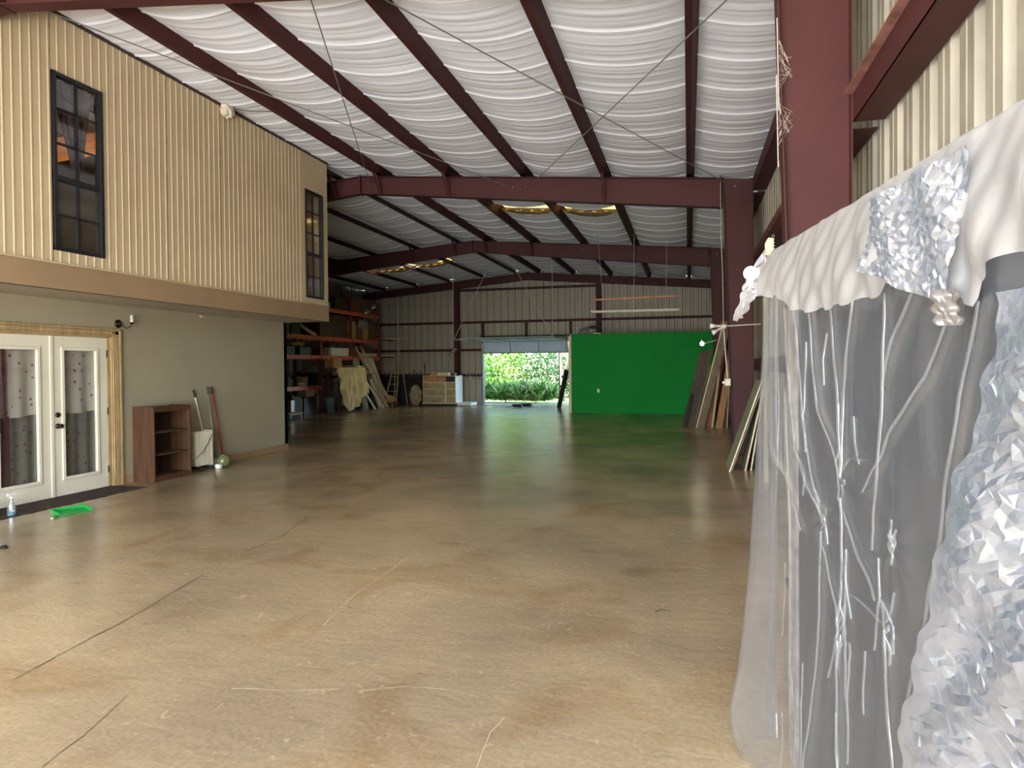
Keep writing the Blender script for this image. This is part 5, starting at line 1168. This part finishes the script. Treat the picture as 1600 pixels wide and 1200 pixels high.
for x in (-12.22, -11.63):
    for y in (25.26, 25.64): MB().lathe([(0.05, 0), (0.05, 0.03)], (x, y, 0.05), 12, 'x').build('wheel', DARK, t)
m = MB(); m.ball((-11.9, 25.45, 0.30), 0.25, 12, (1.2, 0.8, 0.72)); m.v = [(a, b, max(0.142, c+0.02*math.sin(a*23+b*17))) for a, b, c in m.v]; tag(m.build('sack', CARD, smooth=True), 'brown sack lying on the low dolly', 'sack')
def bag(label, x, y, r, h, M, name='refuse_sack'):
    m = MB(); m.ball((x, y, h/2), 1.0, 14, (r, r, h/2*1.05)); m.v = [(x+(a-x)*(1+0.12*math.sin(c*19+a*9)), b, max(0.0, c)) for a, b, c in m.v]; tag(m.build(name, M, smooth=True), label, 'sack')
bag('tall beige sack standing left of the white display shelf', -11.05, 26.2, 0.27, 0.86, mat('beige_sack', (170, 156, 122), 0.85, vary=0.2, scale=8))
bag('grey beige sack slumped right of the leaning ladder', -12.75, 26.05, 0.26, 0.80, mat('grey_sack', (122, 108, 92), 0.85, vary=0.2, scale=8))
m = MB(); m.box(-13.3, -12.75, 26.4, 26.9, 0, 1.2); tag(m.build('dark_cabinet', mat('near_black', (22, 20, 20), 0.7), bevel=0.01), 'dark cabinet in the corner behind the leaning boards', 'cabinet')
t = thing('tool_shelf', 'dark low shelf of tools along the end wall behind the step ladder', 'shelf unit', (-12, 26.9, 0))
MB().box(-13.0, -10.7, 26.95, 27.02, 0.0, 1.18).build('board', mat('near_black', (22, 20, 20)), t); MB().box(-13.0, -10.7, 26.9, 27.04, 1.18, 1.24).build('ledge', DARK, t)
random.seed(21)
for k, x in enumerate((-13.0, -12.8, -12.6, -11.65, -11.45, -11.3, -11.15, -10.95)):
    t = thing('hand_tool', f"{('first','second','third','fourth','fifth','sixth','seventh','tall last')[k]} dark tool handle from the corner on the low tool shelf", 'tool', (x, 26.96, 1.24), 'tool handles on the low shelf'); h = (0.22, 0.15, 0.2, 0.16, 0.25, 0.14, 0.2, 0.55)[k]
    MB().tube([(x, 26.96, 1.24), (x+0.01, 26.96, 1.24+h)], 0.018, 8).build('shaft', DARK, t); MB().box(x-0.03, x+0.03, 26.94, 26.98, 1.24+h*0.6, 1.24+h*0.72).build('collar', DKRED, t)
t = thing('vertical_conduit', 'pale conduit pipe running up the end wall above the step ladder', 'pipe', (-12.15, 26.95, 1.9)); MB().tube([(-12.15, 26.95, 1.9), (-12.15, 26.95, 4.3)], 0.025, 8).build('pipe', CARDL, t); MB().box(-12.2, -12.1, 26.93, 27.03, 2.6, 2.66).build('clip', GREYM, t)
# trolley at the office corner
t = thing('machine_trolley', 'small machine on a low trolley peeking out past the office corner', 'machine', (-12.35, 19.3, 0))
MB().box(-12.6, -12.1, 18.6, 19.35, 0.12, 0.18).build('deck', CARDL, t); MB().box(-12.45, -12.25, 18.9, 19.15, 0.18, 0.6).build('body', GREYM, t, bevel=0.03); MB().lathe([(0.1, 0), (0.13, 0.1), (0.06, 0.2)], (-12.35, 19.0, 0.6), 14).build('motor', DARK, t, smooth=True)
for y in (18.68, 19.28):
    for x in (-12.55, -12.15): MB().lathe([(0.06, 0), (0.06, 0.035)], (x, y, 0.06), 12, 'x').build('wheel', DARK, t)
MB().bar((-12.12, 19.3, 0.18), (-12.12, 19.3, 0.62), 0.03, 0.03).build('handle_post', CARDL, t)
# ================================================================ OUTSIDE
gr = struct('ground_outside', (-6, 40, 0)); MB().add([(-40, 27.5, -0.06), (25, 27.5, -0.06), (25, 80, -0.06), (-40, 80, -0.06)], [(0, 1, 2, 3)]).build('grass', mat('grass_ground', (104, 132, 66), 0.95, vary=0.3, scale=3), gr)
MB().box(-9, -4, 27.5, 28.6, -0.1, -0.015).build('apron', mat('pale_apron', (150, 160, 130), 0.8), gr)
gf = struct('ground_front', (-3, -12, 0)); MB().add([(-30, -40, -0.06), (25, -40, -0.06), (25, -4, -0.06), (-30, -4, -0.06)], [(0, 1, 2, 3)]).build('gravel', mat('pale_gravel', (190, 176, 150), 0.9, vary=0.15, scale=6), gf)
LEAF = []
for i, c in enumerate(((92, 140, 66), (150, 178, 92), (64, 112, 60), (214, 204, 190))):
    M = bpy.data.materials.new(f'leaf_{i}'); M.use_nodes = True; n_ = M.node_tree.nodes; L_ = M.node_tree.links; n_.clear()
    o_ = n_.new('ShaderNodeOutputMaterial'); d_ = n_.new('ShaderNodeBsdfDiffuse'); t_ = n_.new('ShaderNodeBsdfTranslucent'); x_ = n_.new('ShaderNodeMixShader'); x_.inputs[0].default_value = 0.4
    for q in (d_, t_): q.inputs[0].default_value = (*srgb(c), 1)
    L_.new(d_.outputs[0], x_.inputs[1]); L_.new(t_.outputs[0], x_.inputs[2]); L_.new(x_.outputs[0], o_.inputs[0]); LEAF.append(M)
def bush(label, cat, name, c, rad, n, ls, k, trunk=None, long=False):
    R = random.Random(int(c[0]*100+c[1])); t = thing(name, label, cat, (c[0], c[1], 0)); m = MB()
    for _ in range(n):
        while True:
            p = Vector((R.uniform(-1, 1), R.uniform(-1, 1), R.uniform(-1, 1)))
            if 0.25 < p.length < 1: break
        p = Vector((c[0]+p.x*rad[0], c[1]+p.y*rad[1], c[2]+p.z*rad[2]))
        if p.z < 0: p.z = R.uniform(0.05, 0.5)
        d = Vector((R.uniform(-1, 1), R.uniform(-1, 1), R.uniform(0.2, 1.2) if long else R.uniform(-0.7, 0.9))).normalized(); a = d.cross(Vector((R.uniform(-1, 1), R.uniform(-1, 1), R.uniform(-1, 1)))).normalized()
        l = ls*R.uniform(0.6, 1.4); w = l*(0.14 if long else 0.42); q_ = R.random(); m.k = 0 if q_ < 0.58 else (1 if q_ < 0.9 else 2)
        m.add([p, p+d*l*0.5+a*w/2, p+d*l, p+d*l*0.5-a*w/2], [(0, 1, 2, 3)])
    o = m.build('foliage', [LEAF[k], LEAF[(k+1) % 4], LEAF[3]], t, fixn=False); o['kind'] = 'stuff'
    s = MB(); x, y = c[0], c[1]; r = trunk or 0.05; s.tube([(x, y, -0.05), (x+0.1, y, c[2]*0.6), (x-0.1, y+0.1, c[2]+rad[2]*0.5)], r, 8, r*0.6); s.build('trunk', BARK, t, smooth=True)
    for q in range(4): a = q*1.6; MB().tube([(x+0.05, y, c[2]*0.5), (x+rad[0]*0.6*math.cos(a), y+rad[1]*0.4*math.sin(a), c[2]+rad[2]*0.4)], r*0.45, 6, r*0.2).build('branch', BARK, t)
bush('dense bright bush at the left side of the doorway view', 'bush', 'leafy_bush', (-11.4, 34.5, 1.2), (1.6, 1.2, 1.5), 3800, 0.20, 0)
bush('yellow green bush in the middle of the doorway view', 'bush', 'leafy_bush', (-9.2, 35.2, 1.1), (1.5, 1.2, 1.4), 3800, 0.19, 1)
bush('darker green bush right of the middle through the doorway', 'bush', 'leafy_bush', (-7.3, 34.8, 1.3), (1.4, 1.1, 1.6), 3600, 0.20, 2)
bush('pale loose bush beside the tree trunk outside', 'bush', 'leafy_bush', (-5.6, 36.0, 1.2), (1.4, 1.1, 1.4), 3000, 0.20, 1)
bush('strappy grass clump low at the left outside the doorway', 'plant', 'grass_clump', (-9.7, 29.4, 0.25), (1.0, 0.6, 0.35), 1300, 0.55, 1, 0.03, True)
bush('strappy yellow clump low at the right outside the doorway', 'plant', 'grass_clump', (-6.6, 29.2, 0.25), (1.0, 0.6, 0.35), 1300, 0.55, 1, 0.03, True)
bush('strappy green clump low in the middle outside the doorway', 'plant', 'grass_clump', (-8.1, 29.6, 0.25), (1.0, 0.6, 0.35), 1300, 0.55, 0, 0.03, True)
bush('tall tree crown behind the bushes at the left outside', 'tree', 'broadleaf_tree', (-12.5, 40.5, 3.6), (3.2, 2.4, 2.8), 5200, 0.30, 1, 0.16)
bush('tall tree crown behind the bushes in the middle outside', 'tree', 'broadleaf_tree', (-8.6, 41.5, 3.8), (3.2, 2.4, 2.8), 5200, 0.30, 0, 0.16)
bush('tall tree crown behind the bushes at the right outside', 'tree', 'broadleaf_tree', (-4.4, 42.0, 3.8), (3.4, 2.4, 2.8), 5200, 0.30, 2, 0.16)
t = thing('pale_tree', 'pale forked tree trunk near the right edge of the doorway view', 'tree', (-5.75, 31.2, 0))
MB().tube([(-5.75, 31.2, -0.06), (-5.72, 31.2, 1.0), (-5.85, 31.2, 2.2), (-5.95, 31.2, 4.2)], 0.14, 10, 0.09).build('trunk', BARK, t, smooth=True)
MB().tube([(-5.70, 31.2, 0.9), (-5.45, 31.2, 1.9), (-5.40, 31.2, 4.0)], 0.09, 8, 0.06).build('fork', BARK, t, smooth=True)
m = MB(); m.tube([(-5.45, 29.0, -0.02), (-5.47, 29.0, 2.4)], 0.025, 6); tag(m.build('thin_post', DARK), 'thin dark post standing just outside the doorway', 'post')
